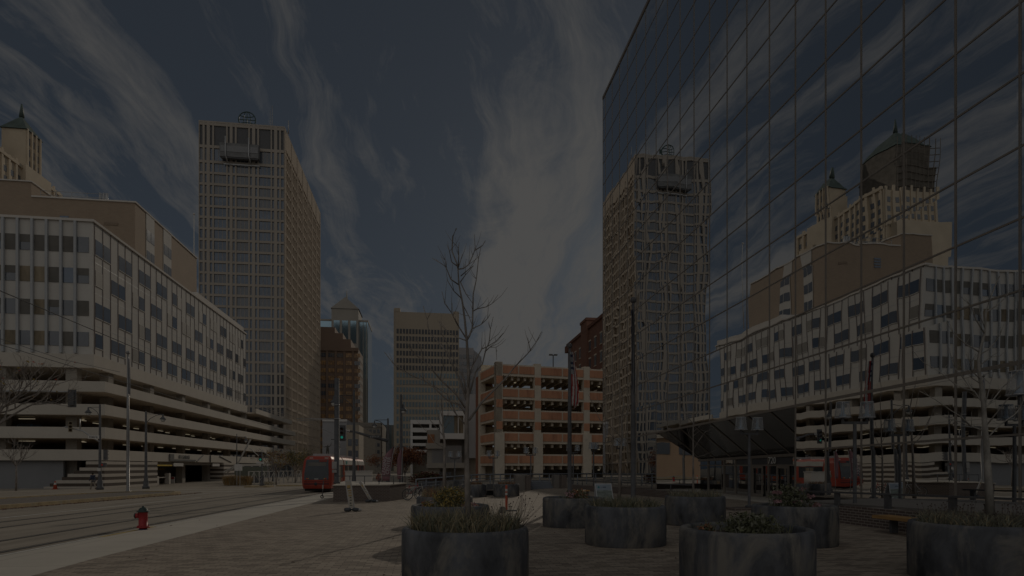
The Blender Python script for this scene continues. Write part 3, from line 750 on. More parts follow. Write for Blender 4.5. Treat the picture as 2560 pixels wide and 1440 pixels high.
mb = MB(); mb.box(-75, -38.5, 420, 450, -1, 99); mb.build('wall', M_bluegl, bl)
mb = MB(); mb.box(-62, -44.5, 417.5, 440, -1, 107)
mb.add([(-62.5, 417, 107), (-44, 417, 107), (-44, 441, 107), (-62.5, 441, 107), (-53.2, 418, 115), (-53.2, 440, 115)], [(0, 1, 4), (1, 2, 5, 4), (2, 3, 5), (3, 0, 4, 5)]); mb.tube([(-53, 425, 113), (-53, 425, 121)], [0.8, 0.2], 5)
mb.build('gable_bay', M_stn2, bl)
mb = MB()
for k in range(3): mb.box(-60.5+k*5.4, -56.7+k*5.4, 417.3, 417.5, 84, 99); 
mb.box(-61, -45, 417.3, 417.45, 30, 81)
mb.build('bay_window', M_bluegl, bl)
mb = MB(); 
for k in range(3): mb.box(-44+k*2.2, -43.7+k*2.2, 419.6, 420, -1, 99)
mb.box(-75, -38.3, 419.5, 450, 99, 100.2); mb.build('mullion', M_stn2, bl)

po = thing('theatre_block', 'blank pale grey block beside the foot of the slab tower', 'building', (-42, 215, -0.9))
xl, yl = at(806, 215); xr, yr = at(866, 215)
mb = MB(); mb.box(xl, xr, yl, yl+40, -1, HC+(HZ-1048)/F*215); mb.build('wall', M_zinc, po)
mb = MB(); mb.box(xl, xr+0.1, yl-0.3, yl, 17.6, 18.4); mb.build('cornice', M_whit, po)
hb = thing('street_hotel', 'mid height grey stone block closing the far end of the street', 'building', (-30, 330, -0.9))
xl, yl = at(868, 300); xr, yr = at(952, 300)
mb = MB(); mb.box(xl, xr, yl, yl+40, -1, HC+(HZ-1056)/F*300); mb.build('wall', M_stn2, hb)
wins = []
for r in range(6):
    for c in range(8):
        x = xl+1+c*(xr-xl-1)/8; z = 20-r*3.4; b = MB(); b.box(x, x+1.2, yl-0.1, yl, z-1.7, z); wins.append((1, b, [M_win]))
many(hb, wins, 'window', 60)
mb = MB(); mb.box(xl-0.2, xr+0.3, yl-0.4, yl, 21.3, 22.2); mb.build('cornice', M_stn2, hb)
h2 = thing('corner_building', 'teal grey glazed block behind the grey stone block', 'building', (-14, 360, -0.9))
xl, yl = at(944, 350); xr, yr = at(987, 350)
mb = MB(); mb.box(xl, xr, yl, yl+30, -1, HC+(HZ-1062)/F*350); mb.build('wall', M_winteal, h2)
mb = MB()
for k in range(6): mb.box(xl+k*2, xl+k*2+0.5, yl-0.3, yl, -1, 25)
mb.build('pier', M_stn2, h2)
h3 = thing('low_street_building', 'low tan storefront block beside the streetcar tail', 'building', (-30, 190, -0.9))
xl, yl = at(866, 180); xr, yr = at(897, 180)
mb = MB(); mb.box(xl, xr, yl, yl+60, -1, HC+(HZ-1062)/F*180); mb.build('wall', M_beige, h3)
mb = MB()
for r in range(3):
    for c in range(2): mb.box(xl+0.5+c*1.8, xl+1.6+c*1.8, yl-0.1, yl, 1+r*3.4, 3+r*3.4)
mb.build('window', M_win, h3)

# white parking deck and white modern building
wd = thing('white_parking_deck', 'white parking deck with dark slots behind the red maple', 'building', (0, 140, -0.9))
xl, yl = at(1026, 140); xr, yr = at(1105, 140)
dz = lambda py, d: HC+(HZ-py)/F*d
mb = MB()
for a, b in ((1048, 1058), (1068, 1079), (1089, 1097), (1107, 1114), (1124, 1130)): mb.box(xl, xr, yl, yl+30, dz(b, 138), dz(a, 138))
for x in (xl, (xl*.4+xr*.6), xr-0.5): mb.box(x, x+0.5, yl+0.05, yl+29, -1, dz(1050, 138))
mb.build('deck_band', M_whit, wd)
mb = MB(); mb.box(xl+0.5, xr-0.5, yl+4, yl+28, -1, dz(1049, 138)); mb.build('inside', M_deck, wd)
mw = thing('modern_building', 'white modern building with a projecting glazed box and wooden screen', 'building', (10, 115, -0.9))
d = 112; X = lambda px: at(px, d)[0]; Yf = at(1100, d)[1]
mb = MB(); mb.box(X(1068), X(1100), Yf, Yf+25, -1, dz(1075, d)); mb.box(X(1100), X(1200), Yf+2.6, Yf+25, -1, dz(1062, d)); mb.build('wall', M_stn2, mw)
mb = MB(); mb.box(X(1100), X(1163), Yf-1.6, Yf+8, dz(1098, d), dz(1084, d)); mb.box(X(1100), X(1163), Yf-1.6, Yf+8, dz(1040, d), dz(1029, d)); mb.box(X(1100), X(1108), Yf-1.6, Yf+8, dz(1084, d), dz(1040, d)); mb.box(X(1158), X(1163), Yf-1.6, Yf+8, dz(1084, d), dz(1040, d)); mb.build('glazed_box_frame', M_whit, mw)
mb = MB(); mb.box(X(1108), X(1135), Yf-1.2, Yf+7, dz(1084, d), dz(1040, d)); mb.cur = 1; mb.box(X(1135), X(1158), Yf-1.1, Yf+7, dz(1084, d), dz(1040, d)); mb.cur = 2; mb.box(X(1144), X(1146), Yf-1.3, Yf-1.1, dz(1084, d), dz(1040, d)); mb.build('glazed_box', [M_winteal, M_winw, M_whit], mw)
mb = MB(); mb.box(X(1163), X(1198), Yf-0.5, Yf+10, dz(1145, d), dz(985, d)); mb.build('dark_screen', M_zinc, mw)
mb = MB(); mb.box(X(1069), X(1086), Yf-0.15, Yf, dz(1108, d), dz(1086, d)); mb.build('wood_panel', mat('cedar', (0.30, 0.14, 0.07), 0.6, var=0.2, scale=2), mw)
mb = MB(); mb.box(X(1066), X(1165), Yf-1.0, Yf+3, dz(1170, d), dz(1157, d)); mb.box(X(1064), X(1110), Yf-0.6, Yf, dz(1122, d), dz(1108, d)); mb.build('balcony', M_stn2, mw)
mb = MB()
for k in range(30): x = X(1080)+k*(X(1155)-X(1080))/30; mb.box(x, x+0.1, Yf-0.2, Yf-0.1, dz(1157, d), dz(1114, d))
mb.build('balustrade', M_zinc, mw)
mb = MB()
for k in range(4): mb.box(X(1098+k*8), X(1104+k*8), Yf-0.1, Yf+0.02, dz(1192, d), dz(1180, d))
mb.build('door', M_win, mw)

# red brick parking garage
pg = thing('brick_parking_garage', 'open parking garage with red brick panels and concrete frame beside the glass office', 'building', (10.1, 87.4, 0), radians(11))
M_red = mat('red_brick_panel', (0.55, 0.275, 0.165), 0.8, var=0.14, scale=0.5, stain=((0.36, 0.16, 0.10), 0.55, 0.52, 0.75), stretch=(1.6, 1.6, 0.35))
M_frame = mat('garage_frame_concrete', (0.64, 0.565, 0.46), 0.8, var=0.08, scale=0.4, stain=((0.50, 0.43, 0.35), 0.6, 0.5, 0.55))
zl = [(1190, 1166), (1133, 1078), (1078, 1020)]
tops = [16.6, 13.2, 10.0, 6.75, 3.5]     # top of each brick band
mb = MB(); 
colx = [0, 6.0, 14.0, 22.0, 30.0]
colw = [1.0, 1.0, 1.0, 1.0, 1.0]
def loc(o): return o
fm = MB(); rp = MB(); ins = MB(); bm_ = MB()
for i, x in enumerate(colx):
    fm.box(x, x+1.0, 0, 0.9, -1.2, 16.9 if i != 9 else 17)
    fm.box(x-0.2, x+1.2, -0.25, 0.0, -1.2, 6.6)
    for t in tops[:3]: rp.box(x+0.02, x+0.98, -0.03, 0, t-2.9, t-1.75)
for t in tops:
    for i in range(len(colx)-1):
        a, b = colx[i]+1.0, colx[i+1]
        fm.box(a, b, 0.12, 0.5, t-1.7, t); 
        m_ = (a+b)/2
        rp.box(a+0.05, m_-0.12, 0.04, 0.12, t-1.32, t-0.22); rp.box(m_+0.12, b-0.05, 0.04, 0.12, t-1.32, t-0.22)
        for q in range(5): x = a+q*(b-a)/5+0.5; bm_.hexa([(x, 0.6, t-2.25), (x+0.35, 0.6, t-2.25), (x+1.5, 9, t-2.25), (x+1.15, 9, t-2.25), (x, 0.6, t-1.72), (x+0.35, 0.6, t-1.72), (x+1.5, 9, t-1.72), (x+1.15, 9, t-1.72)])
    # left side
    for j in range(1):
        a, b = 1.0+j*8, 8.4+j*8
        fm.box(0.12, 0.5, a, b, t-1.7, t); rp.box(0.04, 0.12, a+0.1, b-0.1, t-1.32, t-0.22)
    ins.box(0.5, 30, 0.5, 9.3, t-1.7, t-1.35); ins.box(0.5, 30, 9.3, 9.6, t-1.7, t+1.3)
ins.box(0.5, 30, 9.3, 9.6, -1, 2.4)
for j in range(2): fm.box(0, 0.9, j*8.4, j*8.4+1, -1.2, 16.8)
fm.build('concrete_frame', M_frame, pg, world=False); rp.build('brick_panel', M_red, pg, world=False); ins.build('deck_inside', mat('garage_deck_tan', (0.62, 0.53, 0.40), 0.9), pg, world=False); bm_.build('deck_beam', M_frame, pg, world=False)
lt = []
fr2 = random.Random(5)
for t in tops:
    for i in range(0, 4, 2):
        x = colx[i]+3.5; b = MB(); b.box(x, x+0.25, 2.0, 2.25, t-2.42, t-2.3); b.build('ceiling_lamp', M_lamp, pg, world=False)
mb = MB(); mb.box(0.3, 2.5, 9.7, 12, -1.2, 16.2); mb.build('stair_tower', mat('red_brown_brick', (0.30, 0.135, 0.085), 0.8), pg, world=False)
mb = MB(); x, y, _ = P(1383, 0, 96); z0 = 15; z1 = dz(888, 96)
mb.tube([(x, y, z0), (x, y, z1)], 0.09, 6)
lp = thing('roof_light_pole', 'twin headed floodlight pole on the brick garage roof', 'light pole', (x, y, 14.9)); mb.build('pole', M_black, lp)
for s_ in (-1, 1):
    mb = MB(); mb.box(x+s_*0.1, x+s_*0.65, y-0.2, y+0.2, z1-0.05, z1+0.15); mb.tube([(x, y, z1-0.1), (x+s_*0.3, y, z1)], 0.04, 5); mb.build('lamp_head', M_black, lp)
# old red brick building behind
rb = thing('red_brick_building', 'old dark red brick building with tall chimney behind the garage', 'building', (38.2, 128, -0.9))
M_old = brick_mat('old_red_brick', (0.24, 0.11, 0.075), (0.20, 0.09, 0.06), (0.24, 0.15, 0.11), 0.5, 0.16, 0.02, 'HZ', patch=0.2, bump=0)
mb = MB(); mb.box(38.2, 70, 118, 161, -1, 34.1); mb.build('wall', M_old, rb)
mb = MB(); mb.box(37.6, 41, 139.5, 145, -1, 36.2); mb.box(37.4, 41.2, 139.3, 145.2, 36.2, 36.8); mb.build('chimney', M_old, rb)
mb = MB(); mb.box(37.8, 70, 118, 161.3, 34.1, 34.8); mb.box(37.4, 38.2, 158.5, 161.4, 32.4, 34.1); mb.build('cornice', mat('dark_cornice', (0.17, 0.085, 0.06), 0.8), rb)
wins = []
for r in range(5):
    for k in range(9):
        y = 119.5+k*4.6; z = 31-r*4.1
        if 138 < y < 145: continue
        b = MB(); b.box(38.1, 38.2, y, y+1.4, z-2.3, z); b.cur = 1; b.box(38.05, 38.2, y-0.1, y+1.5, z, z+0.3); b.box(38.02, 38.2, y-0.1, y+1.5, z-2.45, z-2.3)
        wins.append((1, b, [M_win, M_frame]))
many(rb, wins, 'window', 60)
# ================================================================== PLAZA: PLANTERS AND PLANTS
M_plant = mat('planter_dark_concrete', (0.115, 0.12, 0.132), 0.85, var=0.55, scale=2.4, spec=0.25, stain=((0.27, 0.25, 0.22), 1.7, 0.47, 0.8), stretch=(1, 1, 0.5), bump=0.008)
M_soil = mat('soil', (0.09, 0.07, 0.055), 0.95, var=0.4, scale=20)
M_gold = mat('dry_grass', (0.36, 0.30, 0.19), 0.9, var=0.3, scale=8)
M_sage = mat('sage_grass', (0.215, 0.215, 0.165), 0.9, var=0.35, scale=8)
M_leaf = mat('leaf_green', (0.14, 0.145, 0.085), 0.8, var=0.4, scale=10)
M_yel = mat('flower_yellow', (0.48, 0.36, 0.12), 0.8, var=0.3, scale=20)
M_ora = mat('flower_orange', (0.36, 0.17, 0.10), 0.8, var=0.3, scale=20)
M_pnk = mat('flower_pink', (0.55, 0.36, 0.38), 0.8, var=0.25, scale=20)
M_seed = mat('seed_head', (0.12, 0.095, 0.08), 0.9)
M_bark = mat('grey_bark', (0.27, 0.24, 0.215), 0.9, var=0.45, scale=9, stretch=(1, 1, 0.4), bump=0.004)
M_barkp = mat('pale_bark', (0.33, 0.31, 0.28), 0.9, var=0.4, scale=9, stretch=(1, 1, 0.5), bump=0.004)
pl0 = thing('planter', '', 'planter', (0, 0, 0), group='round concrete planters on the plaza')
R_ = 0.88
mb = MB(); mb.lathe([(R_-0.02, 0), (R_, 0.03), (R_+0.004, 0.55), (R_, 0.80), (R_-0.02, 0.845), (R_-0.05, 0.855), (R_-0.10, 0.85), (R_-0.115, 0.82), (R_-0.115, 0.6)], n=64, cap=False); mb.build('tub', M_plant, pl0, world=False)
mb = MB(); mb.lathe([(0.0001, 0.745), (0.4, 0.75), (R_-0.112, 0.74)], n=32, cap=False); mb.build('soil', M_soil, pl0, world=False)
PL = [(1164, 8.5, 'nearest round dark planter, in front, with a slender bare tree growing in it'),
      (1126, 13.7, 'dark planter with a yellow flowering shrub, just behind the nearest one'),
      (1112, 19.1, 'dark planter with pale grass, behind the yellow flowering planter'),
      (1431, 18.0, 'dark planter with a few pink flowers, in front of the sandwich board'),
      (1563, 13.4, 'dark planter with grey green grass, in front of the black flagpole'),
      (1737, 18.3, 'dark planter with dry grass, in front of the glass entrance'),
      (1863, 8.4, 'large near planter with a low green shrub, second from the right edge'),
      (1985, 13.4, 'dark planter with pale pink roses, in front of the brick terrace wall'),
      (2440, 9.2, 'large planter at the right edge holding a pale barked bare tree'),
      (1184, 41.0, 'far planter left of the low bench, in the shade'),
      (1266, 41.0, 'far planter right of the low bench, in the shade')]
PP = []
for i, (px, d, lab) in enumerate(PL):
    x, y = at(px, d); z = gz(x, y)+0.006
    PP.append((x, y, z))
    o = pl0 if i == 0 else dup(pl0, (x, y, z), i*1.3, lab)
    if i == 0: o.location = (x, y, z); o['label'] = lab
def blades(rng, n, R, hmin, hmax, w, lean=0.5, z=0.75, mi=(0,), mb=None, thick=True):
    mb = mb or MB()
    for _ in range(n):
        a = rng.random()*2*pi; r = R*sqrt(rng.random()); x, y = r*cos(a), r*sin(a)
        h = hmin+(hmax-hmin)*rng.random(); b = rng.random()*2*pi; l = lean*h*(0.3+rng.random())
        dx, dy = cos(b)*l, sin(b)*l; nx, ny = -sin(b)*w, cos(b)*w
        if rng.random() < .5: nx, ny = cos(b)*w, sin(b)*w
        mb.cur = mi[int(rng.random()*len(mi))]
        mb.add([(x-nx, y-ny, z), (x+nx, y+ny, z), (x+dx*.35+nx*.8, y+dy*.35+ny*.8, z+h*.6), (x+dx*.35-nx*.8, y+dy*.35-ny*.8, z+h*.6), (x+dx, y+dy, z+h)], [(0, 1, 2, 3), (3, 2, 4)])
    return mb
def leafball(rng, n, c, r, s, mi, mb, flat=0.75):
    for _ in range(n):
        while True:
            p = Vector((rng.uniform(-1, 1), rng.uniform(-1, 1), rng.uniform(-1, 1)))
            if p.length < 1: break
        p = p*(0.55+0.45*rng.random()); q = Vector((c[0]+p.x*r, c[1]+p.y*r, c[2]+p.z*r*flat))
        u = Vector((rng.gauss(0, 1), rng.gauss(0, 1), rng.gauss(0, 1))).normalized(); v = u.cross(Vector((rng.gauss(0, 1), rng.gauss(0, 1), rng.gauss(0, 1)))).normalized()
        k = s*(0.6+0.8*rng.random()); mb.cur = mi[int(rng.random()*len(mi))]
        mb.add([q-u*k, q-v*k*.45, q+u*k, q+v*k*.45], [(0, 1, 2, 3)])
    return mb
rng = random.Random(21)
def planting(i, name, label, cat, mb, mats):
    o = thing(name, label, cat, (PP[i][0], PP[i][1], PP[i][2]))
    mb.build('foliage', mats, o, world=False); return o
def flowers(parent, rng, n, R, zlo, zhi, s, m, name='blossom', c=(0, 0), flat=1.0):
    mb = MB()
    for _ in range(n):
        a = rng.random()*2*pi; r = R*sqrt(rng.random()); z = zlo+(zhi-zlo)*rng.random()*(1-0.5*(r/R))
        mb.cur = int(rng.random()*len(m)) ; 
        q = (c[0]+r*cos(a), c[1]+r*sin(a), z)
        for k in range(3):
            t = rng.random()*pi; u = (cos(t)*s, sin(t)*s*0.8, rng.uniform(-.4, .4)*s); v = (-sin(t)*s*.6, cos(t)*s*.6, s*.7)
            mb.add([tuple(q[j]-u[j] for j in range(3)), tuple(q[j]-v[j] for j in range(3)), tuple(q[j]+u[j] for j in range(3)), tuple(q[j]+v[j] for j in range(3))], [(0, 1, 2, 3)])
    o = mb.build(name, m, parent, world=False); o['kind'] = 'stuff'; return o
# nearest planter: sage grass with dry seed stems
mb = blades(rng, 2200, 0.75, 0.10, 0.34, 0.008, 0.9, mi=(0, 0, 1, 1, 2))
blades(rng, 260, 0.72, 0.25, 0.52, 0.005, 0.5, mi=(1, 0), mb=mb)
o = planting(0, 'grass_clump', 'sage green tufted grass with dry stems in the nearest planter', 'grass', mb, [M_sage, M_gold, M_leaf])
mb = MB()
for k in range(40):
    a = rng.gauss(-0.1, 0.5); r = 0.55+rng.random()*0.25; x, y = r*cos(a), r*sin(a); h = 0.2+rng.random()*0.38
    tx, ty = x+rng.gauss(0.12, 0.14), y+rng.gauss(0, 0.12); mb.tube([(x, y, 0.72), ((x+tx)/2+.01, (y+ty)/2, .74+h*.55), (tx, ty, 0.74+h)], 0.0018, 4); mb.ball((tx, ty, 0.74+h), 0.007+0.004*rng.random(), 6, 4)
mb.build('seed_stem', M_seed, o, world=False)['kind'] = 'stuff'
# second: chrysanthemum mound
mb = MB(); leafball(rng, 1400, (0.0, 0.05, 0.98), 0.48, 0.035, (0, 0, 1), mb, 0.75); leafball(rng, 240, (-0.5, 0, 0.82), 0.2, 0.03, (0, 1), mb)
blades(rng, 120, 0.35, 0.2, 0.5, 0.006, 0.6, mi=(0, 1), mb=mb)
o = planting(1, 'flowering_shrub', 'rounded yellow and green chrysanthemum mound with pink edges in the second planter', 'flowers', mb, [M_leaf, M_yel])
flowers(o, rng, 320, 0.42, 0.92, 1.25, 0.017, [M_yel, M_yel, M_gold]); flowers(o, rng, 60, 0.2, 0.8, 0.95, 0.022, [M_pnk, M_pnk, M_ora], c=(0.42, -0.1)); flowers(o, rng, 36, 0.16, 0.84, 1.0, 0.022, [M_ora, M_yel, M_pnk], c=(-0.5, -0.1))
# third: pale ornamental grass
mb = blades(rng, 1300, 0.72, 0.12, 0.45, 0.008, 0.7, mi=(0, 0, 1, 2))
planting(2, 'grass_clump', 'pale golden grass tufts in the third planter back', 'grass', mb, [M_gold, M_sage, M_ora])
mb = MB(); leafball(rng, 700, (0.15, 0, 0.88), 0.42, 0.035, (0, 0, 1), mb, 0.6); blades(rng, 60, 0.5, 0.05, .25, .006, .6, mb=mb)
o = planting(3, 'flowering_shrub', 'sparse low shrub with pink blossoms on the left in the planter by the sandwich board', 'flowers', mb, [M_leaf, M_ora])
flowers(o, rng, 26, 0.14, 0.86, 1.1, 0.035, [M_pnk], c=(-0.1, -0.1))
mb = blades(rng, 1500, 0.74, 0.08, 0.34, 0.007, 0.9, mi=(0, 0, 0, 1, 2))
planting(4, 'grass_clump', 'grey green spreading grass in the planter before the black flagpole', 'grass', mb, [M_sage, M_gold, M_leaf])
mb = blades(rng, 900, 0.74, 0.1, 0.35, 0.007, 0.8, mi=(0, 0, 1))
planting(5, 'grass_clump', 'thin dry grass in the planter before the glass entrance', 'grass', mb, [M_sage, M_gold])
mb = MB(); leafball(rng, 1500, (0.12, 0.1, 0.84), 0.48, 0.032, (0, 0, 0, 1), mb, 0.55); leafball(rng, 160, (-0.52, 0.1, 0.82), 0.14, 0.03, (2, 0), mb); leafball(rng, 90, (0.62, 0.2, 0.8), 0.12, 0.028, (0, 1), mb)
blades(rng, 130, 0.6, 0.05, .28, .005, .6, mi=(0, 1), mb=mb)
planting(6, 'low_shrub', 'low green shrub with a rusty sprig in the large near planter', 'shrub', mb, [M_leaf, M_sage, M_ora])
mb = MB(); leafball(rng, 1100, (-0.1, 0, 1.0), 0.52, 0.035, (0, 0, 1), mb, 0.7); leafball(rng, 80, (0.5, 0, 0.82), 0.15, 0.03, (1, 2), mb); blades(rng, 60, 0.5, 0.1, .45, .006, .6, mb=mb)
o = planting(7, 'rose_bush', 'rose bush with pale pink blooms in the planter before the terrace wall', 'rose bush', mb, [M_leaf, M_sage, M_ora])
for cx, cz, n in ((-.52, 1.15, 24), (-.5, .95, 20), (.25, 1.05, 16), (.42, .85, 14), (-.05, .95, 10), (.05, 1.2, 6)): flowers(o, rng, n, 0.09, cz-.04, cz+.06, 0.032, [M_pnk], c=(cx, -0.2))
mb = blades(rng, 2200, 0.75, 0.08, 0.30, 0.006, 0.9, mi=(0, 0, 0, 1)); leafball(rng, 500, (0, 0, 0.82), 0.7, 0.02, (1, 0), mb, 0.2)
o = planting(8, 'grass_clump', 'grey green grass with dark seed heads in the planter at the right edge', 'grass', mb, [M_sage, M_gold])
mb = MB()
for k in range(120):
    a = rng.random()*2*pi; r = 0.72*sqrt(rng.random()); x, y = r*cos(a), r*sin(a); h = 0.2+rng.random()*0.2; tx, ty = x+rng.gauss(0, .05), y+rng.gauss(0, .05)
    mb.tube([(x, y, .75), (tx, ty, .75+h)], .0022, 3); mb.ball((tx, ty, .75+h), .011, 5, 3)
mb.build('seed_stem', M_seed, o, world=False)['kind'] = 'stuff'
for i in (9, 10):
    mb = blades(rng, 300, 0.6, 0.1, 0.35, 0.012, 0.6, mi=(0, 1)); planting(i, 'low_shrub', ('dark sprigs in the far planter left of the bench', 'dark sprigs in the far planter right of the bench')[i-9], 'shrub', mb, [M_leaf, M_ora])

# ------------------------------------------------------------------ bare trees traced limb by limb, with depth
def limb_tree(name, label, px, d, trunk, limbs, r0, rng, bark, loc, dscale=1.0):
    o = thing(name, label, 'tree', loc)
    def W3(pts, off0, drift):
        res = []; L_ = 0
        for i, (u, v) in enumerate(pts):
            if i: L_ += math.dist(pts[i], pts[i-1])
            res.append(P(u, v, d+off0+drift*L_/250.0))
        return res
    mb = MB(); t3 = W3(trunk, 0, 0); n = len(t3)
    zs = [p[2] for p in t3]; H = zs[-1]-zs[0]
    mb.tube(t3, [max(0.009, r0*(1-0.93*((z-zs[0])/H)**0.8)) for z in zs], 9)
    mb.build('trunk', bark, o)
    br = MB(); tw = MB()
    for pts in limbs:
        dr = rng.uniform(-1, 1)*0.75*dscale
        p3 = W3(pts, 0, dr); L_ = sum((Vector(p3[i+1])-Vector(p3[i])).length for i in range(len(p3)-1))
        rr = min(r0*0.30, 0.005+0.0055*L_)
        m = len(p3); br.tube(p3, [rr*(1-0.8*i/(m-1))+0.0015 for i in range(m)], 6)
        # twigs
        for i in range(1, m-1):
            for _ in range(rng.choice([1, 1, 2, 2])):
                a = Vector(p3[i]); t = (Vector(p3[i+1])-Vector(p3[i-1])).normalized()
                q = (t*0.8+Vector((rng.gauss(0, .6), rng.gauss(0, .6), abs(rng.gauss(0.3, .4))))).normalized(); l = 0.08+0.22*rng.random()
                b = a+q*l*0.55+Vector((rng.gauss(0, .01), rng.gauss(0, .01), .01)); c = b+(q+Vector((0, 0, .5))).normalized()*l*.5
                tw.tube([a, b, c], [.0035, .0028, .0016], 4)
    b_ = br.build('branch', bark, o); b_['kind'] = 'stuff'
    t_ = tw.build('twig', bark, o); t_['kind'] = 'stuff'
    return o
trunk1 = [(1172, 1338), (1169, 1240), (1167, 1140), (1166, 1050), (1170, 985), (1172, 950), (1170, 900), (1167, 853), (1162, 799), (1156, 755), (1150, 725), (1147, 708), (1145, 673), (1142, 658), (1130, 628), (1132, 591), (1141, 571)]
limbs1 = [[(1167, 850), (1174, 838), (1181, 819), (1182, 776), (1183, 735), (1191, 698), (1196, 648), (1203, 614)],
 [(1145, 673), (1159, 671), (1172, 661), (1182, 638), (1188, 624), (1186, 586)], [(1187, 626), (1206, 614), (1214, 601)],
 [(1143, 665), (1129, 655), (1124, 628), (1117, 611)], [(1145, 672), (1147, 640), (1146, 620), (1148, 606)], [(1146, 668), (1152, 650), (1156, 635)],
 [(1147, 712), (1127, 698), (1115, 668), (1107, 661), (1080, 645)], [(1116, 670), (1113, 650), (1112, 633)],
 [(1153, 745), (1135, 728), (1119, 702), (1117, 700)], [(1150, 706), (1163, 688), (1184, 664)], [(1152, 690), (1172, 673), (1184, 664)],
 [(1182, 778), (1193, 772), (1216, 767), (1230, 759), (1245, 737)], [(1180, 822), (1203, 811), (1219, 796), (1226, 784)],
 [(1168, 850), (1142, 809), (1129, 782), (1112, 759), (1105, 729)], [(1150, 822), (1133, 790), (1130, 757)],
 [(1167, 852), (1142, 843), (1119, 829), (1099, 802)], [(1155, 758), (1172, 790), (1180, 812)], [(1151, 705), (1165, 735), (1183, 760)],
 [(1166, 1040), (1152, 1015), (1118, 1000), (1085, 968), (1060, 950), (1038, 943), (1011, 927), (984, 910), (961, 880)],
 [(1163, 1020), (1140, 985), (1105, 953), (1085, 930), (1058, 903), (1031, 880), (1022, 838)],
 [(1166, 1000), (1152, 955), (1132, 913), (1119, 883), (1102, 863), (1073, 829), (1068, 799), (1058, 765)],
 [(1165, 985), (1160, 945), (1145, 920), (1125, 873), (1105, 835), (1098, 802)],
 [(1173, 1050), (1205, 1005), (1235, 975), (1263, 947), (1287, 917), (1320, 883), (1340, 856), (1354, 829)], [(1326, 876), (1322, 858), (1319, 843)],
 [(1170, 990), (1172, 940), (1182, 913), (1204, 873), (1219, 866), (1240, 853), (1258, 833)],
 [(1174, 985), (1189, 930), (1206, 910), (1214, 876), (1223, 853), (1226, 823), (1233, 792)], [(1212, 880), (1224, 868), (1240, 868), (1242, 900)],
 [(1166, 1065), (1140, 1035), (1118, 985), (1080, 962), (1010, 960)], [(1060, 905), (1052, 870), (1040, 850)], [(1100, 950), (1108, 915), (1105, 885)]]
limb_tree('bare_tree', 'slender leafless young tree in the nearest planter', 1164, 8.5, trunk1, limbs1, 0.05, random.Random(2), M_bark, PP[0])
trunk2 = [(2476, 1285), (2471, 1190), (2467, 1120), (2462, 1060), (2459, 1012), (2456, 985), (2453, 959), (2447, 925), (2446, 899), (2452, 868), (2462, 833), (2464, 800), (2465, 779), (2474, 750), (2488, 715), (2499, 690)]
limbs2 = [[(2450, 881), (2432, 870), (2414, 860), (2398, 846), (2384, 833), (2366, 806)], [(2452, 885), (2470, 875), (2486, 857), (2500, 838), (2510, 809)],
 [(2459, 1008), (2448, 995), (2435, 977), (2412, 972), (2390, 962), (2349, 929), (2307, 905), (2280, 875)], [(2435, 980), (2429, 974), (2408, 945), (2387, 920), (2371, 866)],
 [(2466, 1090), (2456, 1075), (2428, 1066), (2399, 1054), (2370, 1045), (2340, 1033)], [(2425, 1064), (2400, 1040), (2378, 1027), (2340, 1000), (2298, 977)],
 [(2465, 1065), (2492, 1032), (2519, 997), (2540, 975), (2562, 952)], [(2459, 1020), (2471, 1012), (2490, 990), (2507, 968), (2540, 932), (2562, 915)],
 [(2466, 1098), (2500, 1062), (2537, 1036), (2552, 1018), (2560, 998)], [(2462, 1030), (2466, 1000), (2476, 960), (2484, 930)],
 [(2453, 950), (2432, 930), (2424, 905), (2420, 880)], [(2463, 820), (2452, 795), (2448, 770)], [(2462, 835), (2440, 800), (2428, 765), (2400, 740)],
 [(2453, 960), (2430, 945), (2428, 905), (2440, 885)], [(2448, 915), (2475, 893), (2500, 890), (2512, 878)], [(2466, 780), (2490, 765), (2512, 745), (2530, 720)]]
limb_tree('bare_tree', 'pale barked leafless tree in the planter at the right edge', 2440, 9.2, trunk2, limbs2, 0.062, random.Random(4), M_barkp, PP[8])
trunk3 = [(1112, 1262), (1111, 1180), (1112, 1110), (1108, 1080), (1107, 1050), (1104, 1005), (1107, 965), (1103, 935)]
limbs3 = [[(1108, 1118), (1085, 1105), (1072, 1083), (1052, 1065), (1035, 1040)], [(1109, 1090), (1092, 1070), (1075, 1050), (1055, 1032), (1045, 1012)], [(1109, 1075), (1120, 1060), (1133, 1048)], [(1109, 1060), (1119, 1040), (1122, 1015), (1128, 990)], [(1107, 1070), (1098, 1050), (1090, 1020), (1092, 990), (1085, 965)], [(1106, 1045), (1095, 1005), (1085, 985)]]
limb_tree('bare_tree', 'thin leafless tree in the third planter back', 1112, 19.1, trunk3, limbs3, 0.075, random.Random(6), M_bark, PP[2], 1.5)
tk = [(1548, 1252), (1550, 1180), (1553, 1120), (1556, 1085), (1554, 1050), (1560, 1010), (1548, 960), (1540, 925)]
lb = [[(1554, 1110), (1525, 1085), (1500, 1050), (1480, 1005), (1470, 985)], [(1555, 1095), (1520, 1060), (1505, 1020), (1490, 990)], [(1556, 1085), (1575, 1060), (1590, 1030)], [(1555, 1060), (1570, 1020), (1578, 985)], [(1556, 1040), (1535, 1010), (1520, 975), (1512, 955)]]
x, y = at(1550, 27); limb_tree('bare_tree', 'thin leafless tree beside the sandwich board near the glass corner', 1550, 27, tk, lb, 0.09, random.Random(9), M_bark, (x, y, gz(x, y)), 2)
tk = [(1734, 1250), (1733, 1190), (1733, 1110), (1733, 1055), (1735, 1000), (1732, 960), (1738, 925)]
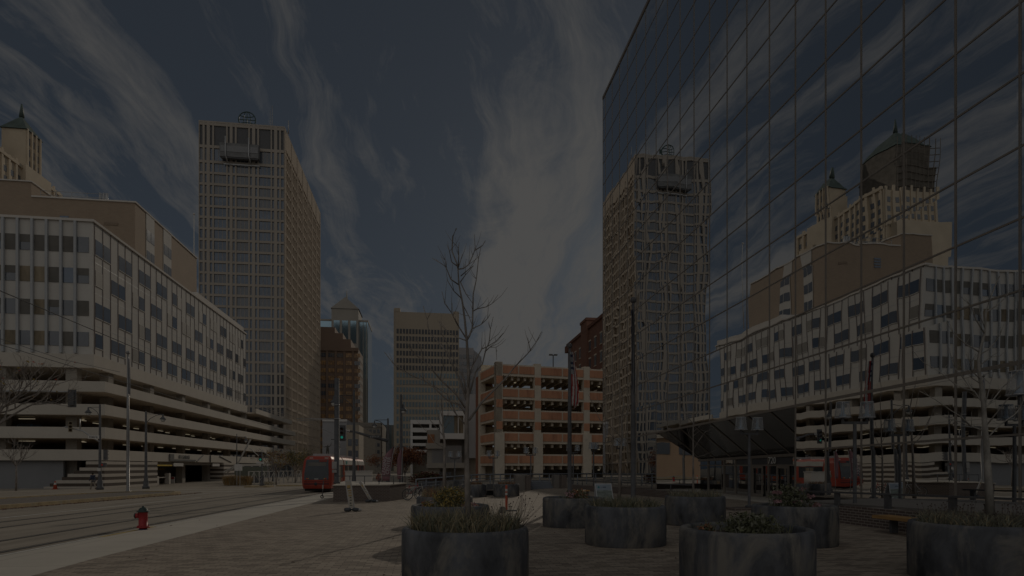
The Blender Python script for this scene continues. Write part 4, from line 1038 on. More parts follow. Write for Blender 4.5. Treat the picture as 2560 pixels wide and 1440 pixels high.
lb = [[(1733, 1125), (1748, 1100), (1763, 1080), (1800, 1062)], [(1733, 1145), (1760, 1138), (1790, 1125)], [(1733, 1105), (1722, 1085), (1715, 1060)], [(1733, 1090), (1752, 1075), (1780, 1082)], [(1733, 1080), (1755, 1060), (1760, 1045)], [(1733, 1060), (1710, 1030), (1702, 1000)], [(1733, 1040), (1765, 1012), (1775, 985)]]
x, y = at(1734, 26); limb_tree('bare_tree', 'small leafless tree standing before the dark sloping entrance canopy', 1734, 26, tk, lb, 0.055, random.Random(12), M_bark, (x, y, gz(x, y)), 2)
# ================================================================== TERRACE AT THE RIGHT
M_bw = brick_mat('terrace_brick', (0.155, 0.115, 0.10), (0.12, 0.09, 0.08), (0.36, 0.32, 0.285), 0.23, 0.078, 0.011, 'YZ', patch=0.2, bump=0.003)
M_bwx = brick_mat('wall_brick', (0.155, 0.115, 0.10), (0.12, 0.09, 0.08), (0.28, 0.25, 0.22), 0.23, 0.078, 0.011, 'HZ', patch=0.2, bump=0.003)
M_cap = mat('terrace_decking', (0.24, 0.22, 0.20), 0.8, var=0.2, scale=3, stretch=(6, 0.2, 1))
def zt(y): return 0.56+gshear(y)
mb = MB(); y0, y1 = -8.0, 19.4
mb.hexa([(12.3, y0, -0.1), (12.55, y0, -0.1), (12.55, y1, -0.1), (12.3, y1, -0.1), (12.3, y0, zt(y0)), (12.55, y0, zt(y0)), (12.55, y1, zt(y1)), (12.3, y1, zt(y1))])
mb.hexa([(12.55, 19.15, -0.1), (GX-0.06, 19.15, -0.1), (GX-0.06, 19.4, -0.1), (12.55, 19.4, -0.1), (12.55, 19.15, zt(y1)), (GX-0.06, 19.15, zt(y1)), (GX-0.06, 19.4, zt(y1)), (12.55, 19.4, zt(y1))])
tag(mb.build('brick_wall', M_bw), 'low dark brick terrace wall with pale mortar under the handrail', 'brick wall')
mb = MB(); mb.hexa([(12.55, y0, 0), (GX-0.06, y0, 0), (GX-0.06, 19.15, 0), (12.55, 19.15, 0), (12.55, y0, zt(y0)+0.05), (GX-0.06, y0, zt(y0)+0.12), (GX-0.06, 19.15, zt(19.15)+0.12), (12.55, 19.15, zt(19.15)+0.05)])
tag(mb.build('terrace_deck', M_cap), kind='structure')
hr = thing('handrail', 'black metal handrail along the top of the brick terrace wall', 'handrail', (12.45, 14, 0.6))
mb = MB(); mb.hexa([(12.36, y0, zt(y0)+0.37), (12.46, y0, zt(y0)+0.37), (12.46, y1, zt(y1)+0.37), (12.36, y1, zt(y1)+0.37), (12.36, y0, zt(y0)+0.42), (12.46, y0, zt(y0)+0.42), (12.46, y1, zt(y1)+0.42), (12.36, y1, zt(y1)+0.42)]); mb.build('rail', M_black, hr)
for k in range(12):
    y = 19.0-2.05*k; mb = MB(); mb.box(12.38, 12.46, y-0.09, y+0.09, zt(y)-0.12, zt(y)+0.37); mb.build('post', M_black, hr)
M_wood = mat('bench_timber', (0.42, 0.25, 0.10), 0.6, var=0.25, scale=2, stretch=(6, 0.6, 6))
be = thing('bench', 'timber plank bench against the brick terrace wall', 'bench', (11.8, 13, 0))
mb = MB(); mb.box(11.5, 11.74, 11.4, 14.35, 0.36, 0.44); mb.box(11.76, 12.0, 11.4, 14.35, 0.36, 0.44); mb.build('seat', M_wood, be)
for y in (11.9, 13.9): mb = MB(); mb.box(11.66, 11.84, y-0.04, y+0.04, 0.02, 0.355); mb.build('leg', M_black, be)
# low wall, railing by the far glass
fw = thing('low_brick_wall', 'low brown brick wall with a black rail near the far end of the glass front', 'brick wall', (13, 32, 0))
a, b = at(1424, 47), at(1722, 30.5); mb = MB()
mb.hexa([(a[0], a[1], -0.5), (a[0]+.4, a[1], -0.5), (b[0]+.4, b[1], -0.1), (b[0], b[1], -0.1), (a[0], a[1], 0.3), (a[0]+.4, a[1], 0.3), (b[0]+.4, b[1], 0.42), (b[0], b[1], 0.42)]); mb.build('wall', M_bwx, fw)
mb = MB()
mb.tube([(a[0]+.2, a[1], .62), (b[0]+.2, b[1], .76)], 0.03, 6)
for k in range(9): t = k/8; x, y = a[0]+(b[0]-a[0])*t+.2, a[1]+(b[1]-a[1])*t; mb.tube([(x, y, .3), (x, y, .62+.14*t)], 0.03, 5)
mb.build('rail', M_black, fw)
# ================================================================== BACK OF THE PLAZA
def slab(name, m, label, cat, pa, da, pb, db, th, z0, z1, kind=None):
    a, b = at(pa, da), at(pb, db); mb = MB()
    mb.hexa([(a[0], a[1], z0), (b[0], b[1], z0), (b[0], b[1]+th, z0), (a[0], a[1]+th, z0), (a[0], a[1], z1), (b[0], b[1], z1), (b[0], b[1]+th, z1), (a[0], a[1]+th, z1)])
    o = mb.build(name, m); return tag(o, label, cat, None, kind)
M_wallc = mat('plaza_wall_concrete', (0.235, 0.215, 0.195), 0.9, var=0.12, scale=1.2)
M_slate = mat('slate_steps', (0.22, 0.235, 0.26), 0.8, var=0.12, scale=1)
slab('concrete_wall', M_wallc, 'squat concrete wall block left of the slate steps', 'wall', 1289, 50, 1318, 50, 1.2, -0.7, 1.0)
slab('brick_pier', M_bwx, 'dark brick pier left of the slate steps', 'pier', 1315, 49.5, 1327, 49.5, 1.2, -0.7, 0.98)
slab('concrete_wall', M_wallc, 'sloping pale concrete wall right of the slate steps', 'wall', 1385, 51, 1406, 50, 1.0, -0.7, 1.0)
slab('brick_pier', M_bwx, 'dark brick pier right of the slate steps', 'pier', 1404, 49.5, 1417, 49.5, 1.2, -0.7, 1.0)
st = MB(); a, b = at(1328, 50), at(1392, 50)
for k in range(6): st.box(a[0], b[0], a[1]+k*0.4, a[1]+4, -0.62+k*0.17, -0.45+k*0.17)
tag(st.build('slate_steps', M_slate), 'wide flight of blue grey steps between two brick piers', 'steps')
slab('planter_wall', M_plant, 'long dark planter wall under the grey guard rail', 'wall', 1046, 52, 1170, 52, 1.0, -0.7, 0.45)
gr = thing('guard_rail', 'grey steel guard rail along the back of the plaza', 'railing', (*at(1200, 56), 0))
mb = MB(); a, b, c = at(1040, 50), at(1200, 56), at(1512, 60)
M_gr = mat('rail_grey', (0.26, 0.275, 0.30), 0.5, metal=0.3, var=0.1)
for dz_ in (0.0, -0.35, -0.6): mb.tube([(a[0], a[1], 0.62+dz_), (b[0], b[1], 0.95+dz_), (c[0], c[1], 0.98+dz_)], 0.07 if dz_ == 0 else 0.04, 5)
mb.build('rail', M_gr, gr)
mb = MB()
for k in range(14):
    t = k/13; x, y = b[0]+(c[0]-b[0])*t, b[1]+(c[1]-b[1])*t; mb.tube([(x, y, -0.7), (x, y, 0.95)], 0.06, 5)
    if k < 7: t = k/7; x, y = a[0]+(b[0]-a[0])*t, a[1]+(b[1]-a[1])*t; mb.tube([(x, y, -0.7), (x, y, 0.62+.33*t)], 0.06, 5)
mb.build('post', M_gr, gr)
lb_ = thing('bench', 'low dark bench between the two far round planters', 'bench', on(1222, 42))
x0, y0_ = at(1205, 42); x1, _ = at(1240, 42); z = gz(x0, y0_)
mb = MB(); mb.box(x0, x1, y0_-0.25, y0_+0.25, z+0.40, z+0.46); mb.build('seat', M_wallc, lb_)
mb = MB(); mb.box(x0+0.1, x1-0.1, y0_+0.26, y0_+0.32, z+0.02, z+0.85); mb.build('backrest', M_black, lb_)
for s_ in (x0+0.15, x1-0.15): mb = MB(); mb.box(s_-.04, s_+.04, y0_-.2, y0_+.2, z+0.005, z+0.40); mb.build('leg', M_black, lb_)
slab('concrete_pad', M_walk, '', '', 1390, 44, 1560, 40, 1, -2, -1.9) if False else None
b2_ = thing('bench', 'small timber bench by the low brick wall behind the flagpole', 'bench', on(1455, 36))
x0, y0_ = at(1438, 36); x1, _ = at(1474, 36); z = gz(x0, y0_)
mb = MB(); mb.box(x0, x1, y0_-.2, y0_+.2, z+.38, z+.45); mb.build('seat', M_wood, b2_)
for s_ in (x0+.1, x1-.1): mb = MB(); mb.box(s_-.04, s_+.04, y0_-.15, y0_+.15, z+.005, z+.38); mb.build('leg', M_black, b2_)
# brick planter wall at the left
A, B, C_, D = at(833, 33.5), at(975, 34.5), at(1016, 38), at(860, 42)
mb = MB(); zz = -0.4
mb.hexa([(*A, zz), (*B, zz), (*C_, zz), (*D, zz), (*A, 0.62), (*B, 0.62), (*C_, 0.62), (*D, 0.62)])
bw = thing('brick_planter_wall', 'large dark brick planter wall behind the leaning banner signs', 'brick wall', (*A, 0)); mb.build('wall', M_bwx, bw)
mb = MB()
def lerp2(p, q, t): return (p[0]+(q[0]-p[0])*t, p[1]+(q[1]-p[1])*t)
ctr = lerp2(lerp2(A, C_, .5), lerp2(B, D, .5), .5)
A2, B2, C2, D2 = [lerp2(p, ctr, -0.02) for p in (A, B, C_, D)]
mb.hexa([(*A2, .622), (*B2, .622), (*C2, .622), (*D2, .622), (*A2, .68), (*B2, .68), (*C2, .68), (*D2, .68)]); mb.build('coping', M_walk, bw)
rl = thing('plaza_railing', 'thin dark railing on the brick planter wall', 'railing', (*A, .68))
mb = MB(); p0, p1, p2 = lerp2(A, D, .15), lerp2(B, C_, .2), lerp2(C_, B, .02)
mb.tube([(*p0, 1.15), (*p1, 1.15), (*p2, 1.12)], 0.025, 5); mb.build('rail', M_black, rl)
for t in (0, .25, .5, .75, 1): q = lerp2(p0, p1, t); mb = MB(); mb.tube([(*q, .68), (*q, 1.15)], 0.025, 5); mb.build('post', M_black, rl)

# ================================================================== POLES, LAMPS, SIGNALS
M_lamph = mat('lamp_glass', (0.55, 0.55, 0.53), 0.15, var=0.05, spec=1)
M_green = mat('signal_green', (0.05, 0.4, 0.3), emit=((0.05, 0.75, 0.55), 0.55)); M_redl = mat('signal_red', (0.3, 0.03, 0.02), emit=((0.8, 0.06, 0.03), 0.22)); M_amb = mat('signal_off', (0.09, 0.05, 0.03), 0.3)
M_yelh = mat('signal_tan_housing', (0.30, 0.25, 0.17), 0.6)
def bell(mb, gl, p, s=1.0):
    x, y, z = p
    mb.lathe([(0.03*s, 0.30*s), (0.06*s, 0.26*s), (0.07*s, 0.10*s), (0.13*s, 0.0), (0.22*s, -0.10*s), (0.28*s, -0.16*s), (0.28*s, -0.2*s)], (x, y, z), 12)
    gl.lathe([(0.20*s, -0.20*s), (0.20*s, -0.30*s), (0.13*s, -0.42*s), (0.001, -0.46*s)], (x, y, z), 10)
def street_lamp(label, px, d, top, lx, ly, s=1.0, group='black bell lamp posts along the street', base=True, r=0.11):
    x, y, z = on(px, d); o = thing('street_lamp', label, 'street lamp', (x, y, z), group=group)
    t = P(px, top, d); mb = MB()
    prof = [(r*2.3, 0), (r*2.3, .25), (r*1.7, .3), (r*1.7, .8), (r*1.25, .95), (r*1.2, 1.4), (r*.95, 1.5), (r*0.6, t[2]-z), (r*0.3, t[2]-z+.1)] if base else [(r, 0), (r, 1), (r*.8, t[2]-z)]
    mb.lathe(prof, (x, y, z), 10); mb.build('pole', M_black, o)
    l = P(lx, ly, d); mb = MB(); mb.tube([(x, y, l[2]+0.45), (l[0], y, l[2]+0.42)], 0.025, 5)
    mb.tube([(x, y, l[2]-0.55), (x+(l[0]-x)*.25, y, l[2]-.05), (x+(l[0]-x)*.6, y, l[2]+.3), (l[0], y, l[2]+.42)], 0.03, 6); mb.build('arm', M_black, o)
    mb = MB(); gl = MB(); bell(mb, gl, (l[0], y, l[2]+.1), s); h = mb.build('lamp_shade', M_black, o); gl.build('globe', M_lamph, h)
    return o
def signal_head(parent, p, face=-1, lit='green', s=1.0, back=True, m=None, rz=0, name='signal_head'):
    """three lamp head; face -1 looks towards the camera, +1 away"""
    x, y, z = p; m = m or M_black; ca, sa = cos(rz), sin(rz)
    def tr(mb):
        mb.v = [(x+(a*ca-b*sa)*s, y+(a*sa+b*ca)*s, z+c*s) for a, b, c in mb.v]; return mb
    mb = MB(); mb.box(-.17, .17, -.1, .12, -.53, .53)
    if back: mb.box(-.30, .30, .0, .03, -.68, .68)
    h = tr(mb).build(name, m, parent)
    for k, nm in enumerate(('red', 'amber', 'green')):
        zz = .35-.35*k; l = MB(); l.lathe([(.115, 0), (.06, .02), (.001, .03)], (0, 0, 0), 12); l.v = [(a, -.105-c if face < 0 else .125+c, zz+b) for a, b, c in l.v]
        mm = {'red': M_redl, 'green': M_green}.get(nm) if lit == nm else M_amb
        tr(l).build('lens', mm, h)
        v = MB(); n = 9
        for j in range(n):
            a0, a1 = pi*j/n*1.1-.15, pi*(j+1)/n*1.1-.15
            yy0, yy1 = (-.1, -.32) if face < 0 else (.12, .34)
            v.quad((.13*cos(a0), yy0, zz+.13*sin(a0)), (.13*cos(a1), yy0, zz+.13*sin(a1)), (.13*cos(a1), yy1, zz+.13*sin(a1)), (.13*cos(a0), yy1, zz+.13*sin(a0)))
        tr(v).build('visor', M_black, h)
    return h
def plate(parent, name, p, w, h, m, t=0.04, lab=None):
    mb = MB(); mb.box(p[0]-w/2, p[0]+w/2, p[1]-t, p[1], p[2]-h/2, p[2]+h/2); return mb.build(name, m, parent, label=lab)
M_sign = mat('sign_plate_white', (0.62, 0.60, 0.57), 0.5); M_sgtx = mat('sign_text', (0.06, 0.06, 0.07), 0.6); M_sgblk = mat('sign_plate_dark', (0.09, 0.09, 0.095), 0.5); M_sgw = mat('sign_text_pale', (0.5, 0.5, 0.5), 0.6)
# corner pole at the left with signals
d = 62; o = street_lamp('black corner lamp post carrying traffic signals and a white street sign', 250, d, 1013, 223, 1029, 1.15, r=.15)
q = P(250, 1105, d); e_ = P(212, 1078, d); e2 = P(186, 1068, d)
mb = MB(); mb.tube([(q[0], q[1]-.1, q[2]), ((q[0]+e_[0])/2-.1, q[1]-.1, (q[2]+e_[2])/2+.05), (e_[0], q[1]-.1, e_[2]), (P(170, 1068, d)[0], q[1]-.1, e2[2])], 0.07, 6); mb.tube([P(200, 1078, d), P(200, 1047, d)], .05, 5); mb.build('signal_arm', M_steel, o)
signal_head(o, (e2[0], q[1]-.35, e2[2]), -1, 'none', 1.0, False, M_yelh, 0.5)
p = P(237, 1093, d); plate(o, 'street_sign', (p[0], p[1]-.2, p[2]), 1.05, .34, M_sign)
tx = text('street_sign_lettering', 'E 8th St', .24, M_sgtx, o, (p[0]-o.location.x, p[1]-.25-o.location.y, p[2]-o.location.z), (pi/2, 0, 0), .005)
p = P(263, 1137, d); signal_head(o, (p[0], q[1], p[2]), 1, 'none', 1.0, False)
p = P(261, 1162, d); pb = plate(o, 'pedestrian_signal', (p[0], q[1]-.1, p[2]), .5, .38, M_black, .25); mb = MB(); mb.box(p[0]-.14, p[0]-.02, q[1]-.37, q[1]-.352, p[2]-.08, p[2]+.08); mb.build('red_hand', M_redl, pb)
p = P(251, 1174, d); plate(o, 'push_button_sign', (p[0], q[1]-.25, p[2]), .3, .3, M_sign)
street_lamp('black bell lamp post by the garage entrance, right of the grey flagpole', 365, 66, 1030, 405, 1045, 1.15, r=.16)
street_lamp('black bell lamp post near the golden grass clump', 592, 90, 1086, 614, 1099, 1.15, r=.1)
street_lamp('distant bell lamp post among the yellow leaved trees', 683, 105, 1114, 702, 1127, 1.0, r=.1)
street_lamp('tall black lamp post with a bell lamp beside the streetcar', 885, 42, 977, 836, 1004, 0.95, r=.12)
street_lamp('black bell lamp post in front of the red maple', 1003, 46, 988, 1009, 1024, 0.95, r=.14)
o = street_lamp('black post with bell lamp and a long curved traffic signal arm', 970, 55, 1048, 937, 1062, 0.9, r=.13)
q = P(970, 1102, 55); mb = MB(); mb.tube([q, P(945, 1096, 55), P(915, 1088, 55), P(885, 1079, 55), P(851, 1077, 55)], [.16, .14, .12, .10, .09], 7); mb.build('signal_arm', M_black, o)
p = P(855, 1083, 54.6); signal_head(o, p, -1, 'green', 1.05)
p = P(870, 1077, 54.7); mb = MB(); mb.torus((p[0], p[1]-.1, p[2]), .16, .02, 'Y', 14, 4); mb.box(p[0]-.13, p[0]+.13, p[1]-.11, p[1]-.09, p[2]-.05, p[2]+.05); mb.build('round_sign', M_sign, o)
p = P(937, 1092, 54.6); plate(o, 'street_sign', p, 1.1, .26, M_sgblk); text('street_sign_lettering', 'E 8TH ST', .2, M_sgw, o, (p[0]-o.location.x, p[1]-.05-o.location.y, p[2]-o.location.z), (pi/2, 0, 0), .004)
M_gpale = mat('sign_plate_grey', (0.36, 0.35, 0.34), 0.6)
# big plain black pole rising out of the brick planter wall
x, y = at(842, 36); pz = HC+(HZ-946)/F*36
o = thing('catenary_pole', 'thick plain black overhead wire pole in the brick planter wall', 'pole', (x, y, .68)); mb = MB(); mb.lathe([(.2, 0), (.2, .1), (.155, .12), (.14, pz-.68)], (x, y, .68), 12); mb.build('pole', M_black, o)
mb = MB(); p = P(742, 1047, 36); mb.tube([(x, y, p[2]), p], .02, 4); p = P(742, 1052, 36); mb.tube([(x, y, p[2]+.1), p], .015, 4); mb.build('bracket_arm', M_steel, o)
for py in (1013, 1047): mb = MB(); z = HC+(HZ-py)/F*36; mb.torus((x, y, z), .165, .025, 'Z', 14, 5); mb.build('clamp', M_steel, o)
for py, w, h in ((1163, .28, .42), (1178, .26, .18)): p = P(836, py, 35.8); plate(o, 'pole_sign', p, w, h, M_gpale)
# far signal on its small island
isl = MB(); a, b = at(610, 72), at(672, 72); isl.box(a[0], b[0], a[1], a[1]+2.2, -1, gz(*a)+.17); tag(isl.build('kerb_island', M_kerb), kind='structure')
isl = MB(); a, b = at(690, 78), at(752, 78); isl.box(a[0], b[0], a[1], a[1]+2, -1, gz(*a)+.15); tag(isl.build('kerb_island', M_kerb), kind='structure')
x, y = at(655, 73); z = gz(x, y)+.17; o = thing('traffic_signal', 'black pedestal traffic signal showing green beside the yellow trees', 'traffic light', (x, y, z)); zt_ = HC+(HZ-1150)/F*73
mb = MB(); mb.lathe([(.3, 0), (.28, .15), (.14, .5), (.09, .8), (.08, zt_-z)], (x, y, z), 10); mb.build('pole', M_black, o)
p = P(653, 1141, 73); signal_head(o, (p[0], y-.2, p[2]), -1, 'green', 1.05, False)
p = P(652, 1157, 73); plate(o, 'street_sign', (p[0], y-.2, p[2]), .9, .22, M_sign)
# signal on long arm from the far left, seen from behind
x, y = at(-60, 47); z = gz(x, y); o = thing('traffic_signal', 'large dark traffic signal hung on a mast arm among the bare branches', 'traffic light', (x, y, z)); p = P(181, 980, 47)
mb = MB(); mb.lathe([(.22, 0), (.2, 3), (.13, p[2]-z+.3)], (x, y, z), 10); mb.build('pole', M_steel, o)
mb = MB(); mb.tube([(x, y, p[2]), (P(60, 978, 47)[0], (y+p[1])/2, p[2]+.08), (p[0], p[1], p[2])], [.1, .08, .06], 6); mb.build('mast_arm', M_steel, o)
p = P(180, 996, 46.8); signal_head(o, p, 1, 'none', 1.0)
# grey flagpole on the traffic island
def flagpole(label, px, d, top, r, m, z=None, ball=True):
    x, y = at(px, d); z = gz(x, y)+.1 if z is None else z; t = HC+(HZ-top)/F*d
    o = thing('flagpole', label, 'flagpole', (x, y, z)); mb = MB(); mb.lathe([(r*2, 0), (r*1.9, .08), (r, .12), (r, (t-z)*.4), (r*.55, t-z)], (x, y, z), 10); mb.build('pole', m, o)
    mb = MB(); mb.ball((x, y, t+r*1.2), r*1.3, 12, 8); mb.build('finial', m, o); return o, x, y
def hanging_flag(label, x, y, z0, z1, w, mats, rng, pattern, parent_group=None):
    """a limp flag: deep vertical folds widening towards the hem"""
    mb = MB(); nu, nv = 26, 22
    ph = rng.random()*6
    vs = []
    for j in range(nv+1):
        t = j/nv; z = z1+(z0-z1)*t
        for i in range(nu+1):
            s = i/nu; wd = w*(0.35+0.65*min(1, t*1.6)) if t < .9 else w*(1-0.8*(t-.9)/.1*(abs(s-.4)))
            a = s*3.2*pi+ph+t*.6
            dx = 0.05+wd*(s*0.75+0.10*sin(a)); dy = 0.07*sin(a*1.0+.8)*(0.4+s)
            vs.append((x+dx, y-0.02+dy*1.0, z-0.10*s*(t)+0.06*sin(2*pi*s)*t))
    fs = []; mi = []
    for j in range(nv):
        for i in range(nu):
            fs.append((j*(nu+1)+i, j*(nu+1)+i+1, (j+1)*(nu+1)+i+1, (j+1)*(nu+1)+i)); mi.append(pattern((i+.5)/nu, (j+.5)/nv))
    mb.v = vs; mb.f = fs; mb.mi = mi; mb.sm = [True]*len(fs)
    o = mb.build('flag', mats); md = o.modifiers.new('thickness', 'SOLIDIFY'); md.thickness = .006
    return tag(o, label, 'flag')
M_navy = mat('flag_navy', (0.04, 0.055, 0.11), 0.8); M_fred = mat('flag_red', (0.36, 0.05, 0.05), 0.8); M_fwh = mat('flag_white', (0.55, 0.54, 0.52), 0.8); M_fblk = mat('flag_black', (0.055, 0.055, 0.06), 0.85)
M_gpole = mat('flagpole_grey', (0.27, 0.265, 0.26), 0.4, metal=0.3, var=.05)
o, x, y = flagpole('tall grey flagpole on the traffic island', 320, 50, 886, .12, M_gpole)
hanging_flag('furled dark blue flag on the grey flagpole', x, y, P(320, 985, 50)[2], P(320, 892, 50)[2], .22, [M_navy, M_fwh, M_gpole], random.Random(1), lambda s, t: 1 if .35 < s < .5 else (2 if s > .8 else 0))
o, x, y = flagpole('dark flagpole flying the striped national flag', 1424, 31, 871, .11, M_black)
def us(s, t):
    if t < .40 and s < .75: return 0 if not (int(s*14) % 2 == 0 and int(t*26) % 2 == 0) else 2
    return 1 if int(s*8+t*1.6) % 2 == 0 else 2
hanging_flag('limp flag with red and white stripes and a starred blue canton', x, y, P(1424, 1016, 31)[2], P(1424, 880, 31)[2], .52, [M_navy, M_fred, M_fwh], random.Random(5), us)
o, x, y = flagpole('black flagpole with ball finial in front of the glass office', 1583, 21, 758, .085, M_black)
hanging_flag('narrow black flag hanging wrapped against the black flagpole', x-.12, y, P(1583, 975, 21)[2], P(1583, 775, 21)[2], .16, [M_fblk, M_navy], random.Random(8), lambda s, t: 1 if s < .2 else 0)

# two headed plaza lamps
M_cage = mat('lamp_cylinder_glass', (0.50, 0.52, 0.54), 0.12, var=0.1, spec=1.0, alpha=0.30)
M_blueg = mat('lamp_core', (0.22, 0.29, 0.38), 0.3, var=.1)
M_rim = mat('lamp_rim', (0.5, 0.5, 0.5), 0.4)
dl = thing('twin_lamp_post', '', 'lamp post', (0, 0, 0), group='twin headed lamp posts on the plaza')
mb = MB(); mb.lathe([(.16, 0), (.15, .06), (.055, .10), (.05, 2.85)], (0, 0, 0), 10); mb.build('pole', M_black, dl, world=False)
mb = MB(); mb.box(-.40, .40, -.03, .03, 2.83, 2.91); mb.box(-.40, -.34, -.03, .03, 2.91, 3.02); mb.box(.34, .40, -.03, .03, 2.91, 3.02); mb.build('crossbar', M_black, dl, world=False)
for s_ in (-.37, .37):
    mb = MB(); mb.lathe([(.235, 3.03), (.185, 3.50)], (s_, 0, 0), 18, cap=False); h = mb.build('lamp_shade', M_cage, dl, world=False)
    mb = MB(); mb.torus((s_, 0, 3.03), .235, .012, 'Z', 18, 4); mb.torus((s_, 0, 3.50), .185, .012, 'Z', 18, 4)
    for k in range(6): a = k*pi/3; mb.tube([(s_+.235*cos(a), .235*sin(a), 3.03), (s_+.185*cos(a), .185*sin(a), 3.5)], .007, 4)
    mb.build('cage', M_rim, h, world=False)
    mb = MB(); mb.lathe([(.10, 3.02), (.10, 3.12), (.05, 3.14), (.05, 3.50)], (s_, 0, 0), 10); mb.lathe([(.178, 3.47), (.178, 3.49)], (s_, 0, 0), 14); mb.build('lamp_core', M_blueg, h, world=False)
DL = [(2137, 18.6, .15, 'twin lamp post on a brick plinth in front of the brick terrace wall'), (1873, 23.8, .1, 'twin lamp post in front of the dark entrance canopy'),
      (2592, 12.3, .1, 'twin lamp post cut by the right edge of the picture'), (1550, 39, .0, 'twin lamp post between the black flagpole and the sandwich board'),
      (1484, 46, 0, 'twin lamp post against the right column of the brick garage'), (1433, 50, 0, 'twin lamp post right beside the striped flag pole'),
      (1327, 50, 0, 'twin lamp post at the foot of the slate steps'), (1233, 53, 0, 'twin lamp post before the left corner of the brick garage'), (1137, 53, 0, 'twin lamp post in front of the white modern building')]
for i, (px, d, up, lab) in enumerate(DL):
    x, y, z = on(px, d); z += up; rz_ = -YAW+(0.0, .25, .1, .9, 1.0, .3, .1, .1, .1)[i]
    if i == 0: dl.location = (x, y, z); dl.rotation_euler = (0, 0, rz_); dl['label'] = lab
    else: dup(dl, (x, y, z), rz_, lab)
for px, d, s_, lab in ((2137, 18.6, .55, 'low brick plinth under the lamp post by the terrace wall'), (1858, 23.8, .55, 'low brick plinth under the lamp post by the canopy')):
    x, y, z = on(px, d); mb = MB(); mb.box(x-s_, x+s_, y-s_*.7, y+s_*.7, z-.05, z+(.15 if px > 2000 else .1)-.004); tag(mb.build('brick_plinth', M_bwx), lab, 'plinth', 'brick lamp plinths')

# ================================================================== SMALL THINGS
# fire hydrant
x, y, z = G(358, 1324); z = gz(x, y)+.004
M_hyd = mat('hydrant_red', (0.36, 0.04, 0.045), 0.45, var=.12, scale=6); M_hydg = mat('hydrant_green_black', (0.05, 0.075, 0.07), 0.5)
h = thing('fire_hydrant', 'red fire hydrant with dark green bonnet on the pavement edge', 'fire hydrant', (x, y, z))
mb = MB(); mb.lathe([(.10, 0), (.10, .05), (.165, .05), (.165, .085), (.115, .09), (.112, .46), (.125, .47), (.125, .49)], (x, y, z), 20); mb.build('barrel', M_hyd, h)
mb = MB(); mb.lathe([(.165, .49), (.165, .515), (.12, .525), (.11, .57), (.075, .61), (.035, .625), (.03, .625), (.03, .655), (.001, .66)], (x, y, z), 20); mb.build('bonnet', M_hydg, h)
def xc(mb, o): mb.v = [(x+c, y+b, z+.39+a) for a, b, c in mb.v]; return mb
mb = MB(); mb.lathe([(.07, -.19), (.07, -.10)], (0, 0, 0), 14); n_ = xc(mb, 0).build('nozzle', M_hyd, h)
mb = MB(); mb.lathe([(.04, -.235), (.05, -.22), (.078, -.21), (.078, -.19)], (0, 0, 0), 12); xc(mb, 0).build('nozzle_cap', M_hydg, n_)
mb = MB(); 
for k in range(8): a = k*pi/4; mb.lathe([(.018, .085), (.018, .11)], (x+.14*cos(a), y+.14*sin(a), z), 6)
mb.build('flange_bolt', M_hyd, h)
mb = MB(); mb.lathe([(.12, .0), (.12, .012)], (x+.02, y-.05, z), 12); mb.build('base_ring', mat('hydrant_blue', (0.06, 0.08, 0.16), 0.6), h)
# delineator post
x, y, z = G(1266, 1278); z = gz(x, y)+.006
M_or = mat('safety_orange', (0.50, 0.10, 0.055), 0.5, var=.08); M_refl = mat('reflective_white', (0.62, 0.6, 0.56), 0.4)
o = thing('delineator_post', 'orange delineator post with white reflective bands on the plaza', 'delineator', (x, y, z)); s_ = .02
mb = MB(); mb.lathe([(.055, .03), (.05, .06), (.045, 1.05), (.03, 1.08)], (x, y, z), 12); mb.build('post', M_or, o)
for a in (.66, .82): mb = MB(); mb.lathe([(.0505, a), (.0502, a+.10)], (x, y, z), 12, cap=False); mb.build('reflective_band', M_refl, o)
mb = MB(); mb.box(x-.30, x+.42, y-.12, y+.12, z, z+.05); mb.build('base', M_black, o)
x2, y2, z2 = on(1257, 24.2); mb = MB(); mb.box(x2-.12, x2+.12, y2-.1, y2+.1, z2, z2+.2); mb.lathe([(.1, .2), (.06, .24)], (x2, y2, z2), 10); tag(mb.build('concrete_weight', M_wallc), 'small grey concrete weight beside the orange post', 'weight')
